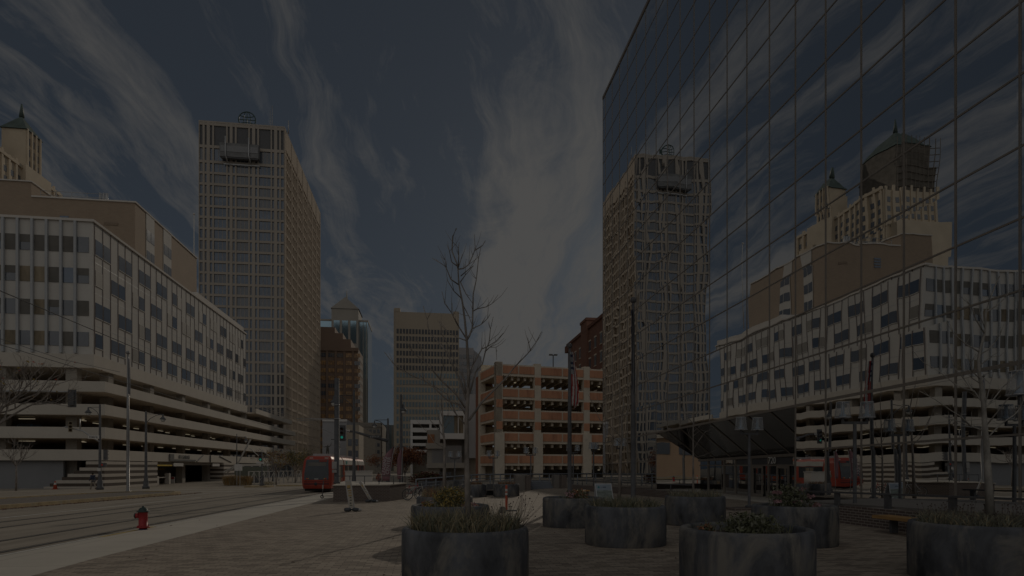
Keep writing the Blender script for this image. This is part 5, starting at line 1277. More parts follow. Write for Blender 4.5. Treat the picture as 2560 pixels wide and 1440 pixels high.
# banner signs held by sandbags
M_ban = mat('banner_face', (0.50, 0.46, 0.40), 0.7, var=.12, scale=6); M_bord = mat('banner_edge', (0.45, 0.45, 0.45), 0.5); M_bag = mat('sandbag_black', (0.085, 0.09, 0.10), 0.8, var=.3, scale=5, bump=.01); M_bagw = mat('sandbag_pale', (0.42, 0.41, 0.40), 0.8)
def banner(label, gx, gy, tx, ty, w, seed):
    x, y, z = G(gx, gy); z = gz(x, y)+.006; d = x*SY+y*CY; top = P(tx, ty, d-.05)
    o = thing('banner_sign', label, 'sign', (x, y, z), group='leaning banner signs'); up = (Vector(top)-Vector((x, y, z+.1))); L_ = up.length; up.normalize()
    rt = Vector((CY, -SY, 0)); rt = (rt-up*rt.dot(up)).normalized(); nm = rt.cross(up)
    def quadbox(c, hw, a, b, off, t, mb):
        p = lambda u, v, n: Vector((x, y, z+.1))+rt*u+up*v+nm*n
        mb.hexa([p(c-hw, a, off), p(c+hw, a, off), p(c+hw, a, off+t), p(c-hw, a, off+t), p(c-hw, b, off), p(c+hw, b, off), p(c+hw, b, off+t), p(c-hw, b, off+t)])
    mb = MB(); quadbox(0, w/2, .06, L_, -.03, .05, mb); mb.build('board', M_bord, o)
    mb = MB(); quadbox(0, w/2-.025, .09, L_-.04, .022, .004, mb); quadbox(0, w/2-.025, .09, L_-.04, -.035, .004, mb); f = mb.build('printed_face', M_ban, o)
    r = random.Random(seed); mb = MB(); v = L_*.12
    while v < L_-.22:
        hh = .02+.05*r.random(); mb.cur = r.choice([0, 0, 1, 2]); quadbox(r.uniform(-.02, .02), (w/2-.05)*(.5+.5*r.random()), v, v+hh, .027, .003, mb); quadbox(0, (w/2-.05)*.8, v, v+hh, -.039, .003, mb); v += hh+.03+.05*r.random()
    mb.cur = 2; quadbox(0, w/2-.05, L_-.32, L_-.2, .027, .004, mb)
    mb.build('printed_block', [mat('print_dark', (0.12, 0.115, 0.10), 0.8), mat('print_olive', (0.30, 0.29, 0.23), 0.8), mat('print_gold', (0.45, 0.32, 0.14), 0.8)], f)
    mb = MB(); mb.tube([(x-.12, y, z+.02), (x-.06, y, z+.18)], .02, 5); mb.tube([(x+.12, y, z+.02), (x+.06, y, z+.18)], .02, 5); mb.build('foot', M_bord, o)
    for s_, m in ((-.17, M_bag), (.15, M_bag), (.30, M_bagw)):
        b = MB(); b.ball((0, 0, 0), 1, 14, 8); k = (.17, .14, .085) if m is M_bag else (.09, .1, .07)
        b.v = [(x+s_+a*k[0]*(1+.12*sin(3*c+s_*9)), y-.02+bb*k[1], z+k[2]*.92+c*k[2]) for a, bb, c in b.v]
        tag(b.build('sandbag', m), ('black sandbag, left of the foot of the %s', 'black sandbag, right of the foot of the %s', 'pale sandbag end at the foot of the %s')[0 if s_ < 0 else (1 if s_ < .2 else 2)] % ('upright banner sign' if seed == 1 else 'tilted banner sign'), 'sandbag', 'sandbags weighing down the banner signs')
    return o
banner('narrow banner sign standing nearly upright between black sandbags', 880, 1279, 870, 1201, .24, 1)
banner('narrow banner sign tilted far to the left between black sandbags', 928, 1256, 900, 1204, .16, 2)
# sandwich board
x, y, z = on(1508, 28.5); o = thing('sandwich_board', 'blue and white sandwich board with a round teal mark behind the planter', 'sign', (x, y, z)); 
M_sbd = mat('board_white', (0.58, 0.60, 0.62), 0.5); M_sbl = mat('board_blue_grey', (0.33, 0.39, 0.46), 0.6, var=.06); M_sbp = mat('board_picture', (0.25, 0.29, 0.27), 0.7, var=.4, scale=7, stretch=(.6, .6, 2.5)); M_teal = mat('board_teal', (0.05, 0.24, 0.27), 0.6)
for sg, nm in ((-1, 'front_panel'), (1, 'back_panel')):
    mb = MB(); W2 = .40
    mb.hexa([(x-W2+.05, y+sg*.28-.015, z), (x+W2+.05, y+sg*.28-.015, z), (x+W2+.05, y+sg*.28+.015, z), (x-W2+.05, y+sg*.28+.015, z), (x-W2-.02, y+sg*.03-.015, z+1.0), (x+W2-.02, y+sg*.03-.015, z+1.0), (x+W2-.02, y+sg*.03+.015, z+1.0), (x-W2-.02, y+sg*.03+.015, z+1.0)])
    pn = mb.build(nm, M_sbd, o)
    if sg < 0:
        def fp(u, v, n=.02): return (x+u+.05-.07*v, y-.28+.25*v-n, z+v)
        def fq(mb, u0, u1, v0, v1, n): mb.quad(fp(u0, v0, n), fp(u1, v0, n), fp(u1, v1, n), fp(u0, v1, n))
        mb = MB(); fq(mb, -.36, .36, .70, .96, .02); mb.build('heading', M_sbl, pn)
        mb = MB(); fq(mb, -.36, .36, .12, .69, .02); mb.build('picture', M_sbp, pn)
        mb = MB(); c = fp(-.24, .83, .024); mb.add([c]+[fp(-.24+.05*cos(a*pi/8), .83+.05*sin(a*pi/8), .024) for a in range(16)], [(0, k+1, (k+1) % 16+1) for k in range(16)]); mb.build('logo', M_teal, pn)
        mb = MB(); fq(mb, -.14, -.10, .82, .845, .024); fq(mb, -.05, .12, .815, .85, .024); mb.build('heading_text', M_navy, pn)
        mb = MB(); fq(mb, -.1, .30, .20, .24, .024); mb.tri(fp(.26, .14, .024), fp(.36, .22, .024), fp(.26, .30, .024)); mb.build('arrow', M_sbd, pn)
# feather flags
M_pur = mat('feather_flag_plum', (0.30, 0.17, 0.19), 0.8, var=.2, scale=4, stretch=(3, 3, .5)); M_purl = mat('flag_lettering', (0.6, 0.58, 0.58), 0.7)
def feather(label, px, d, top, bot, w, lean, txt):
    x, y, z = on(px, d); z1 = P(px, top, d)[2]; z0 = P(px, bot, d)[2]
    o = thing('feather_flag', label, 'flag', (x, y, z), group='tall plum feather flags'); H = z1-z0; mb = MB(); n = 14; vs = []
    pt = lambda t: (x+lean*t*t, y)
    for k in range(n+1):
        t = k/n; ww = w*(1-max(0, (t-.62)/.38)**1.7)*(.82+.18*min(1, t*5)) ; a = pt(t); vs += [(a[0]-ww, a[1]-.03+.06*sin(5*t), z0+H*t), (a[0], a[1], z0+H*t)]
    mb.add(vs, [(2*k, 2*k+1, 2*k+3, 2*k+2) for k in range(n)], True); f = mb.build('fabric', M_pur, o); md = f.modifiers.new('thickness', 'SOLIDIFY'); md.thickness = .01
    mb = MB(); mb.tube([(x, y, z), (x, y, z0)]+[(pt(k/8)[0]+.02, y, z0+H*k/8) for k in range(1, 9)], .025, 5); mb.build('pole', M_steel, o)
    mb = MB(); mb.box(x-.3, x+.3, y-.3, y+.3, z, z+.05); mb.build('base', M_black, o)
    for i, word in enumerate(txt):
        a = math.atan2(lean*1.1, H); tx = text('lettering', word, .34, M_purl, o, (-w*.72+i*w*.44+lean*.2, -.10, z0-z+H*.44), (pi/2, -pi/2+a*.8, 0), .004)
    return o
feather('plum feather flag lettered in white, leaning left of the maple', 975, 44, 1116, 1202, .62, .32, ('LEASING', 'CENTER'))
feather('plum feather flag seen edge on beside the black lamp post', 1003, 45, 1118, 1198, .32, .1, ())
# traffic cone
x, y, z = on(138, 64); o = thing('traffic_cone', 'orange traffic cone on the road by the grey garage wall', 'traffic cone', (x, y, z)); mb = MB(); mb.box(x-.25, x+.25, y-.25, y+.25, z, z+.05); mb.lathe([(.2, .05), (.07, .8), (.05, .85)], (x, y, z), 12); mb.build('cone', M_or, o)
mb = MB(); mb.lathe([(.132, .48), (.09, .70)], (x, y, z), 12, cap=False); mb.build('band', M_refl, o)
x, y, z = on(431, 93); mb = MB(); mb.box(x-.35, x+.35, y-.1, y, z, z+1.0); mb.cur = 1; mb.box(x-.33, x+.33, y-.12, y-.1, z+.65, z+.95); tag(mb.build('barrier_sign', [M_sign, M_fred]), 'small red and white notice stand in the garage entrance', 'sign')
x, y, z = on(596, 82); o = thing('direction_sign', 'white signboard on thin posts beside the golden grass', 'sign', (x, y, z))
mb = MB(); mb.box(x-.5, x+.5, y-.05, y, z+2.0, z+2.9); mb.build('board', M_sign, o)
for s_ in (-.2, .2): mb = MB(); mb.box(x+s_-.03, x+s_+.03, y, y+.05, z, z+2.6); mb.build('post', M_steel, o)
x, y, z = on(896, 52); o = thing('utility_cabinet', 'long pale utility cabinet behind the brick planter wall', 'cabinet', (x, y, z)); mb = MB(); mb.box(x-1.1, x+1.1, y, y+1, z, z+1.75); mb.build('body', M_panelshade, o); mb = MB(); mb.box(x-1.15, x+1.15, y-.05, y+1.05, z+1.75, z+1.82); mb.build('lid', M_panel, o)
# ================================================================== STREETCAR
TX, TY = -9.2, 53.6
tz = gz(TX, TY)
M_tred = mat('tram_red', (0.42, 0.075, 0.05), 0.35, var=.06); M_tor = mat('tram_orange_red', (0.50, 0.13, 0.06), 0.35, var=.06); M_tgl = mat('tram_glass', (0.05, 0.057, 0.065), 0.08, var=.1, spec=.4); M_twh = mat('tram_white', (0.52, 0.50, 0.46), 0.75, spec=.2, var=.05); M_tbk = mat('tram_black', (0.06, 0.06, 0.065), 0.6)
tr = thing('streetcar', 'red streetcar with dark windscreen and white side band on the tracks', 'streetcar', (TX, TY, tz))
def body(y0, y1, nose, name, m):
    lv = [(.32, .12, 1.0, 1.2), (.55, .0, 1.06, 1.26), (1.05, .0, 1.1, 1.3), (1.7, .12, 1.08, 1.3), (2.6, .5, 1.0, 1.28), (2.85, .7, .95, 1.22), (3.05, .98, .85, 1.08), (3.12, 1.3, .7, .9)]
    vs = []; fs = []
    for z, yf, hf, hw in lv:
        if nose: ring = [(-hw, y1), (-hw, y0+yf+.95), (-(hf+hw)/2-.04, y0+yf+.25), (-hf+.05, y0+yf), (0, y0+yf-.05), (hf-.05, y0+yf), ((hf+hw)/2+.04, y0+yf+.25), (hw, y0+yf+.95), (hw, y1)]
        else: ring = [(-hw, y1), (-hw, y0), (hw, y0), (hw, y1)]
        vs += [(TX+a, b, tz+z) for a, b in ring]; n = len(ring)
    for k in range(len(lv)-1):
        for i in range(n): fs.append((k*n+i, k*n+(i+1) % n, (k+1)*n+(i+1) % n, (k+1)*n+i))
    fs += [tuple(range((len(lv)-1)*n, len(lv)*n)), tuple(range(n))[::-1]]
    mb = MB(); mb.add(vs, fs); return mb.build(name, m, tr)
body(TY, TY+7.2, True, 'front_car', M_tred); body(TY+7.8, TY+19.8, False, 'middle_car', M_tor); body(TY+20.4, TY+27.5, False, 'rear_car', M_tred)
for y in (TY+7.2, TY+19.8): mb = MB(); mb.box(TX-1.15, TX+1.15, y, y+.6, tz+.4, tz+2.95); mb.build('bellows', M_tbk, tr)
# front glazing
def fr_(a, z, off=.02):
    zs = [1.05, 1.7, 2.6, 2.85]; ys_ = [.0, .12, .5, .7]
    for k in range(3):
        if z <= zs[k+1]: t = (z-zs[k])/(zs[k+1]-zs[k]); return (TX+a, TY+ys_[k]+(ys_[k+1]-ys_[k])*t-off-.05, tz+z)
    return (TX+a, TY+.7-off-.05, tz+z)
mb = MB(); zs = [1.08, 1.7, 2.6, 2.8]; hw = [1.0, 1.0, .92, .9]
for k in range(3): mb.hexa([fr_(-hw[k], zs[k], .03), fr_(hw[k], zs[k], .03), fr_(hw[k], zs[k], -.02), fr_(-hw[k], zs[k], -.02), fr_(-hw[k+1], zs[k+1], .03), fr_(hw[k+1], zs[k+1], .03), fr_(hw[k+1], zs[k+1], -.02), fr_(-hw[k+1], zs[k+1], -.02)])
ws = mb.build('windscreen', M_tgl, tr)
mb = MB(); mb.hexa([fr_(-.75, 2.25, .04), fr_(.75, 2.25, .04), fr_(.75, 2.25, .03), fr_(-.75, 2.25, .03), fr_(-.72, 2.55, .04), fr_(.72, 2.55, .04), fr_(.72, 2.55, .03), fr_(-.72, 2.55, .03)]); mb.build('sun_blind', M_wing, ws)
mb = MB(); mb.hexa([fr_(.15, 2.62, .045), fr_(.8, 2.62, .045), fr_(.8, 2.62, .03), fr_(.15, 2.62, .03), fr_(.15, 2.74, .045), fr_(.8, 2.74, .045), fr_(.8, 2.74, .03), fr_(.15, 2.74, .03)]); mb.build('destination_display', mat('display_red', (.2, .03, .02), emit=((.8, .12, .06), .06)), ws)
for s_ in (-1, 1):
    for k, m in ((.78, M_redl), (.66, mat('lamp_amber', (.4, .2, .05), emit=((.9, .5, .1), .09)))):
        p = fr_(s_*k, 1.17, .05); mb = MB(); mb.ball(p, .055, 10, 6); mb.build('headlight', m, tr)
mb = MB(); p = fr_(0, 1.14, .035); mb.box(p[0]-.16, p[0]+.16, p[1]-.02, p[1]+.02, p[2]-.04, p[2]+.04); mb.build('badge', M_twh, tr)
mb = MB(); mb.box(TX-1.04, TX+1.04, TY-.075, TY-.03, tz+.66, tz+.80); mb.box(TX-1.04, TX+1.04, TY-.07, TY-.03, tz+.9, tz+.94); mb.build('bumper_stripe', mat('tram_dark_red', (.16, .04, .04), .5), tr)
mb = MB(); mb.lathe([(.16, 0), (.12, .03)], (0, 0, 0), 6); mb.v = [(TX-.05+a, TY-.07-c, tz+.72+b) for a, b, c in mb.v]; mb.build('shield_emblem', M_tbk, tr)
mb = MB(); 
for a in (-.7, .55): mb.box(TX+a, TX+a+.3, TY+.75, TY+.85, tz+2.88, tz+2.98)
mb.build('marker_lamp', M_twh, tr)
# side glazing
for s_ in (-1, 1):
    xo = TX+s_*1.3
    mb = MB(); mb.hexa([(xo-.02*s_, TY+1.0, tz+1.2), (xo+.03*s_, TY+1.0, tz+1.2), (xo+.03*s_, TY+2.3, tz+1.2), (xo-.02*s_, TY+2.3, tz+1.2), (xo-.03*s_, TY+1.5, tz+2.35), (xo+.02*s_, TY+1.5, tz+2.35), (xo+.02*s_, TY+2.3, tz+2.35), (xo-.03*s_, TY+2.3, tz+2.35)]); mb.build('cab_window', M_winw, tr)
    for y0, y1 in ((TY+3.0, TY+4.2), (TY+5.2, TY+6.6), (TY+8.4, TY+10.0), (TY+11.6, TY+13.0), (TY+13.2, TY+15), (TY+16.4, TY+18), (TY+18.2, TY+19.4), (TY+21, TY+22.6), (TY+23.2, TY+24.6), (TY+25, TY+26.6)):
        mb = MB(); mb.box(xo-.02, xo+.02, y0, y1, tz+1.15, tz+2.3); mb.build('side_window', M_tgl, tr)
    for y0 in (TY+4.2, TY+10.1, TY+15.1):
        mb = MB(); mb.box(xo-.025, xo+.025, y0, y0+1.3, tz+.4, tz+2.3); dd = mb.build('door', M_tbk, tr)
        mb = MB(); mb.box(xo-.03, xo+.03, y0+.12, y0+.6, tz+.7, tz+2.15); mb.box(xo-.03, xo+.03, y0+.7, y0+1.18, tz+.7, tz+2.15); mb.build('door_glass', M_winw, dd)
    for y0, y1 in ((TY+2.9, TY+7.2), (TY+7.85, TY+19.75), (TY+20.45, TY+27.4)):
        mb = MB(); mb.hexa([(xo-.03, y0, tz+2.36), (xo+.015*s_, y0, tz+2.36), (xo+.015*s_, y1, tz+2.36), (xo-.03, y1, tz+2.36), (xo-.06*s_-.02, y0, tz+2.84), (xo-.03*s_, y0, tz+2.84), (xo-.03*s_, y1, tz+2.84), (xo-.06*s_-.02, y1, tz+2.84)]); mb.build('white_band', M_twh, tr)
    mb = MB(); mb.box(xo-.02, xo+.035, TY+9, TY+10, tz+2.45, tz+2.75); mb.build('teal_mark', M_green if False else mat('teal_mark', (.08, .32, .28), .6), tr)
mb = MB()
for k in range(6): mb.box(TX-.8, TX+.8, TY+3+k*4, TY+5.6+k*4, tz+3.1, tz+3.35)
mb.build('roof_equipment', M_steel, tr)
mb = MB(); mb.box(TX-1.1, TX+1.1, TY+.7, TY+27, tz+.1, tz+.34); mb.build('underframe', M_tbk, tr)
for y in (TY+3, TY+5, TY+12.5, TY+14.5, TY+22.5, TY+24.5):
    for s_ in (-.72, .72):
        mb = MB(); mb.lathe([(.28, -.06), (.28, .06)], (0, 0, 0), 14); mb.v = [(TX+s_+c, y+a, tz+.285+b) for a, b, c in mb.v]; mb.build('wheel', M_tbk, tr)
mb = MB(); mb.tube([(TX, TY+13, tz+3.35), (TX, TY+14.4, tz+4.2), (TX, TY+13.4, tz+5.1)], .05, 5); mb.tube([(TX-.8, TY+13.4, tz+5.1), (TX+.8, TY+13.4, tz+5.1)], .04, 5); mb.build('pantograph', M_tbk, tr)

# ================================================================== PEOPLE AND STATUE
def figure(name, J, E, R, mats, o, sub=2):
    me = bpy.data.meshes.new(name); me.from_pydata(J, E, []); ob = bpy.data.objects.new(name, me); COL.objects.link(ob); me.materials.append(mats)
    sk = ob.modifiers.new('skin', 'SKIN'); sk.use_smooth_shade = True; sk.branch_smoothing = .5
    if not me.skin_vertices: me.attributes  # layer is made by the modifier
    lay = me.skin_vertices[0].data if me.skin_vertices else None
    if lay:
        for i, r in enumerate(R): lay[i].radius = r if isinstance(r, tuple) else (r, r)
        lay[0].use_root = True
    sb = ob.modifiers.new('sub', 'SUBSURF'); sb.levels = 1; sb.render_levels = sub
    ob.parent = o; return ob
def skin_obj(name, J, E, R, m, parent):
    me = bpy.data.meshes.new(name); bm = bmesh.new(); lay = bm.verts.layers.skin.verify(); vs = []
    for p, r in zip(J, R):
        v = bm.verts.new(p); v[lay].radius = r if isinstance(r, tuple) else (r, r); vs.append(v)
    vs[0][lay].use_root = True
    for a, b in E: bm.edges.new((vs[a], vs[b]))
    bm.to_mesh(me); bm.free(); me.materials.append(m); ob = bpy.data.objects.new(name, me); COL.objects.link(ob)
    sk = ob.modifiers.new('skin', 'SKIN'); sk.use_smooth_shade = True
    sb = ob.modifiers.new('sub', 'SUBSURF'); sb.levels = 1; sb.render_levels = 2; ob.parent = parent; return ob
M_skin = mat('skin', (0.36, 0.22, 0.15), 0.6, var=.03); M_jk = mat('navy_jacket', (0.055, 0.07, 0.11), 0.8); M_kh = mat('khaki_trousers', (0.33, 0.29, 0.24), 0.8); M_shoe = mat('dark_shoe', (0.05, 0.045, 0.04), 0.6); M_hair = mat('dark_hair', (0.04, 0.03, 0.025), 0.7)
M_rtop = mat('rust_top', (0.33, 0.10, 0.06), 0.8); M_jean = mat('blue_jeans', (0.07, 0.10, 0.17), 0.8)
def person(label, loc, rz, top, leg, walk=.32, arms=((-.12, .25), (.15, -.2)), scale=1.0, bend=.06):
    o = thing('person', label, 'person', loc, rz); o.scale = (scale,)*3
    hipL, hipR = (-.09, 0, .92), (.09, 0, .92); kL, kR = (-.10, walk*.55, .50), (.10, -walk*.2, .50); aL, aR = (-.10, walk*.75, .09), (.10, -walk*.9, .14)
    tL, tR = (-.10, walk*.75+.16, .03), (.10, -walk*.9+.14, .04)
    sh = 1.42; ch = (0, bend, 1.25); nk = (0, bend+.02, 1.47); hd = (0, bend+.05, 1.56); ht = (0, bend+.06, 1.66)
    sL, sR = (-.18, bend, sh), (.18, bend, sh)
    eL, eR = (-.24, bend+arms[0][0], 1.15), (.24, bend+arms[1][0], 1.15); wL, wR = (-.22, bend+arms[0][1], .92), (.22, bend+arms[1][1], .92)
    hLt, hRt = (-.21, bend+arms[0][1]+.05, .84), (.21, bend+arms[1][1]+.05, .84)
    J = [(0, 0, .98), (0, bend*.5, 1.1), ch, (0, bend, 1.40), nk, hd, ht, sL, sR, eL, eR, wL, wR, hLt, hRt, hipL, hipR, kL, kR, aL, aR, tL, tR]
    E = [(0, 1), (1, 2), (2, 3), (3, 4), (4, 5), (5, 6), (3, 7), (3, 8), (7, 9), (8, 10), (9, 11), (10, 12), (11, 13), (12, 14), (0, 15), (0, 16), (15, 17), (16, 18), (17, 19), (18, 20), (19, 21), (20, 22)]
    R = [(.13, .10), (.13, .10), (.15, .11), (.11, .08), .052, (.075, .09), (.07, .085), .06, .06, .042, .042, .032, .032, .025, .025, .085, .085, .058, .058, .04, .04, .03, .03]
    skin_obj('body', J, E, R, M_skin, o)
    g = .022
    skin_obj('top', [J[0], J[1], J[2], J[3], J[7], J[8], J[9], J[10], J[11], J[12], (0, 0, .90)], [(0, 1), (1, 2), (2, 3), (3, 4), (3, 5), (4, 6), (5, 7), (6, 8), (7, 9), (0, 10)], [(.15+g, .12+g), (.14+g, .11+g), (.16+g, .12+g), (.10+g, .075+g), .07+g, .07+g, .048+g, .048+g, .038+g, .038+g, (.15+g, .12+g)], top, o)
    skin_obj('trousers', [(0, 0, .97), J[15], J[16], J[17], J[18], J[19], J[20]], [(0, 1), (0, 2), (1, 3), (2, 4), (3, 5), (4, 6)], [(.135, .105), .10, .10, .072, .072, .06, .06], leg, o)
    for a, t in ((aL, tL), (aR, tR)): skin_obj('shoe', [(a[0], a[1]-.05, .045+a[2]-.09), ((a[0]+t[0])/2, (a[1]+t[1])/2, .05+t[2]-.03), (t[0], t[1]+.02, .03+t[2]-.02)], [(0, 1), (1, 2)], [.045, .045, .038], M_shoe, o)
    mb = MB(); mb.ball((0, bend+.03, 1.625), .098, 14, 8); mb.v = [(a, b, c) for a, b, c in mb.v]; mb.build('hair', M_hair, o, world=False)
    mb = MB(); mb.ball((0, bend+.16, 1.575), .018, 8, 5); mb.ball((-.035, bend+.135, 1.60), .012, 6, 4); mb.ball((.035, bend+.135, 1.60), .012, 6, 4); mb.box(-.025, .025, bend+.125, bend+.14, 1.528, 1.536)
    for s_ in (-1, 1): mb.ball((s_*.085, bend+.045, 1.575), .022, 6, 4)
    mb.build('face', M_skin, o, world=False)
    return o
p = on(233, 63); person('person in a dark blue jacket and khaki trousers walking away beside the corner post', p, radians(55), M_jk, M_kh)
p = on(948, 68); person('person in a rust coloured top and blue jeans beyond the brick planter wall', (p[0], p[1], p[2]), radians(150), M_rtop, M_jean, .15, ((.2, .35), (.15, .1)))
# bronze statue with raised arms
M_brz = mat('dark_bronze', (0.10, 0.095, 0.085), 0.5, metal=.5)
sx, sy = at(819, 110); sz = HC+(HZ-1143)/F*110
o = thing('statue', 'dark bronze statue of a figure with raised arms above the streetcar', 'statue', (sx, sy, gz(sx, sy)))
mb = MB(); mb.box(sx-.9, sx+.9, sy-.9, sy+.9, gz(sx, sy), sz-.3); mb.box(sx-1.1, sx+1.1, sy-1.1, sy+1.1, sz-.3, sz); mb.build('pedestal', M_stn2, o)
k = 1.35; J = [(0, 0, .95), (0, 0, 1.2), (.02, 0, 1.42), (.03, 0, 1.55), (.04, 0, 1.68), (-.2, 0, 1.42), (.22, 0, 1.44), (-.48, 0, 1.35), (.42, -.05, 1.62), (-.72, 0, 1.58), (.5, -.05, 1.98), (-.1, 0, .9), (.1, 0, .9), (-.12, .05, .5), (.12, -.03, .5), (-.14, .05, .06), (.14, -.05, .06)]
E = [(0, 1), (1, 2), (2, 3), (3, 4), (2, 5), (2, 6), (5, 7), (6, 8), (7, 9), (8, 10), (0, 11), (0, 12), (11, 13), (12, 14), (13, 15), (14, 16)]
f = skin_obj('figure', [(a*k, b*k, sz-gz(sx, sy)+c*k) for a, b, c in J], E, [(.2, .16), (.22, .17), (.16, .12), .07, .11, .08, .08, .055, .055, .04, .04, .13, .13, .1, .1, .09, .09], M_brz, o)

# ================================================================== BICYCLES, SCOOTER
M_tyre = mat('tyre_black', (0.06, 0.06, 0.06), 0.8); M_bfr = mat('bike_silver', (0.42, 0.42, 0.42), 0.35, metal=.4)
def bicycle(label, px, d, rz, m):
    x, y, z = on(px, d); o = thing('bicycle', label, 'bicycle', (x, y, z), rz, 'bicycles parked by the brick planter wall'); B = lambda mb, n, mm, par=None: mb.build(n, mm, par or o, world=False)
    for wx in (-.52, .52):
        mb = MB(); mb.torus((wx, 0, .34), .32, .022, 'Y', 24, 5); w = B(mb, 'wheel', M_tyre)
        mb = MB()
        for k in range(10): a = k*pi/5; mb.tube([(wx, 0, .34), (wx+.31*cos(a), 0, .34+.31*sin(a))], .003, 3)
        mb.torus((wx, 0, .34), .295, .01, 'Y', 20, 4); B(mb, 'rim', M_bfr, w)
    mb = MB(); bb, se, hd_, re, fr3 = (-.05, 0, .30), (-.2, 0, .85), (.38, 0, .80), (-.52, 0, .34), (.52, 0, .34)
    for a, b in ((bb, se), (bb, hd_), ((-.18, 0, .74), hd_), (re, bb), (re, (-.18, 0, .74)), (hd_, fr3), (hd_, (.34, 0, .98))): mb.tube([a, b], .018, 6)
    B(mb, 'frame', m)
    mb = MB(); mb.tube([(.30, -.26, 1.0), (.36, -.1, .98), (.36, .1, .98), (.30, .26, 1.0)], .014, 5); B(mb, 'handlebar', M_black)
    mb = MB(); mb.hexa([(-.34, -.08, .86), (-.08, -.02, .86), (-.08, .02, .86), (-.34, .08, .86), (-.34, -.08, .90), (-.08, -.02, .89), (-.08, .02, .89), (-.34, .08, .90)]); B(mb, 'saddle', M_black)
    mb = MB(); mb.torus((-.05, .03, .30), .09, .01, 'Y', 14, 4); B(mb, 'chainring', M_bfr)
    return o
bicycle('silver bicycle parked nearest the end of the brick planter wall', 1040, 36, .35, M_bfr); bicycle('dark bicycle parked behind the silver one', 1062, 37.5, .7, M_black); bicycle('red framed bicycle partly hidden behind the other bicycles', 1030, 39, .2, M_hyd)
x, y, z = on(806, 38.5); o = thing('kick_scooter', 'white and black kick scooter standing by the end of the brick planter wall', 'scooter', (x, y, z), .3); B = lambda mb, n, mm: mb.build(n, mm, o, world=False)
mb = MB(); mb.tube([(0, 0, .12), (.06, 0, 1.1)], .028, 6); B(mb, 'stem', M_black); mb = MB(); mb.tube([(.06, -.22, 1.1), (.06, .22, 1.1)], .018, 6); B(mb, 'handlebar', M_black); mb = MB(); mb.hexa([(.05, -.08, .12), (.85, -.08, .12), (.85, .08, .12), (.05, .08, .12), (.05, -.08, .17), (.85, -.08, .17), (.85, .08, .17), (.05, .08, .17)]); B(mb, 'deck', M_panelshade)
for wx in (-.02, .92): mb = MB(); mb.torus((wx, 0, .115), .085, .03, 'Y', 16, 6); B(mb, 'wheel', M_tyre)
mb = MB(); mb.box(-.0, .05, -.05, .05, .6, .85); B(mb, 'battery', M_panelshade)

# ================================================================== STREET TREES AND SHRUBS
def grow(rng, p, v, L, r, depth, out, tips, spread=.55, up=.12):
    n = 3; pts = [p]; q = Vector(p); w = Vector(v)
    for i in range(n):
        w = (w+Vector((rng.gauss(0, .16), rng.gauss(0, .16), rng.gauss(up*.5, .1)))).normalized(); q = q+w*L/n; pts.append(q.copy())
    out.append((pts, r, depth)); 
    if depth == 0: tips.append((pts[-1], w)); tips.append((pts[-2], w)); return
    for k in range(rng.choice([2, 3, 3])):
        t = rng.choice([1, 2, 3, 3]); s = pts[t]
        u = (w+Vector((rng.gauss(0, spread), rng.gauss(0, spread), rng.gauss(up, spread*.6)))).normalized()
        grow(rng, s, u, L*rng.uniform(.62, .85), r*.62, depth-1, out, tips, spread, up)
def street_tree(label, x, y, z, H, trunk_h, r, rng, bark, leaf=None, nleaf=0, ls=.07, spreadr=.3, depth=4, name='street_tree', first=None, sp=.55, minr=.006):
    o = thing(name, label, 'tree', (x, y, z)); top = Vector((x, y, z+trunk_h)); tk = MB(); tk.tube([(x, y, z), (x+.03, y, z+trunk_h*.5), top], [r, r*.85, r*.7], 8); tk.build('trunk', bark, o)
    out = []; tips = []
    for k in range(5 if first is None else first):
        a = 2*pi*k/5+rng.random(); grow(rng, top-Vector((0, 0, trunk_h*.12*rng.random())), (cos(a)*.7, sin(a)*.7, .8), H*.30, r*.5, depth, out, tips, sp)
    mb = MB()
    for pts, rr, dp in out: mb.tube(pts, [max(minr, rr*(1-.35*i/3)) for i in range(4)], 5 if dp > 1 else 3, cap=False)
    b = mb.build('branch', bark, o); b['kind'] = 'stuff'
    if nleaf:
        lf = MB()
        for _ in range(nleaf):
            t, w = rng.choice(tips); q = t+Vector((rng.gauss(0, spreadr), rng.gauss(0, spreadr), rng.gauss(0, spreadr*.7)))
            u = Vector((rng.gauss(0, 1), rng.gauss(0, 1), rng.gauss(0, 1))).normalized()*ls*(.6+.8*rng.random()); v = u.cross(Vector((rng.gauss(0, 1), rng.gauss(0, 1), rng.gauss(0, 1)))).normalized()*ls*.6
            lf.cur = int(rng.random()*len(leaf)); lf.add([q-u, q-v, q+u, q+v], [(0, 1, 2, 3)])
        c = lf.build('crown', leaf, o)
    return o
L_rust = mat('leaf_rust', (0.20, 0.08, 0.045), 0.8, var=.3, scale=4); L_rust2 = mat('leaf_dark_red', (0.13, 0.055, 0.04), 0.8, var=.3, scale=4); L_or = mat('leaf_orange', (0.30, 0.13, 0.05), 0.8, var=.3, scale=4)
L_ye = mat('leaf_yellow', (0.36, 0.26, 0.08), 0.8, var=.3, scale=4); L_gr = mat('leaf_dull_green', (0.13, 0.135, 0.07), 0.8, var=.3, scale=4); L_red = mat('leaf_red', (0.45, 0.08, 0.05), 0.8)
x, y, z = on(1012, 80); street_tree('red leaved maple behind the black lamp post', x, y, z, 5.0, 1.7, .14, random.Random(3), M_bark, [L_rust, L_rust2, L_or, L_rust], 4200, .11, .35, 3, 'maple_tree')
x, y, z = on(955, 95); street_tree('smaller rust leaved tree left of the feather flag', x, y, z, 4.0, 1.8, .1, random.Random(8), M_bark, [L_rust, L_or], 900, .1, .3, 3, 'maple_tree')
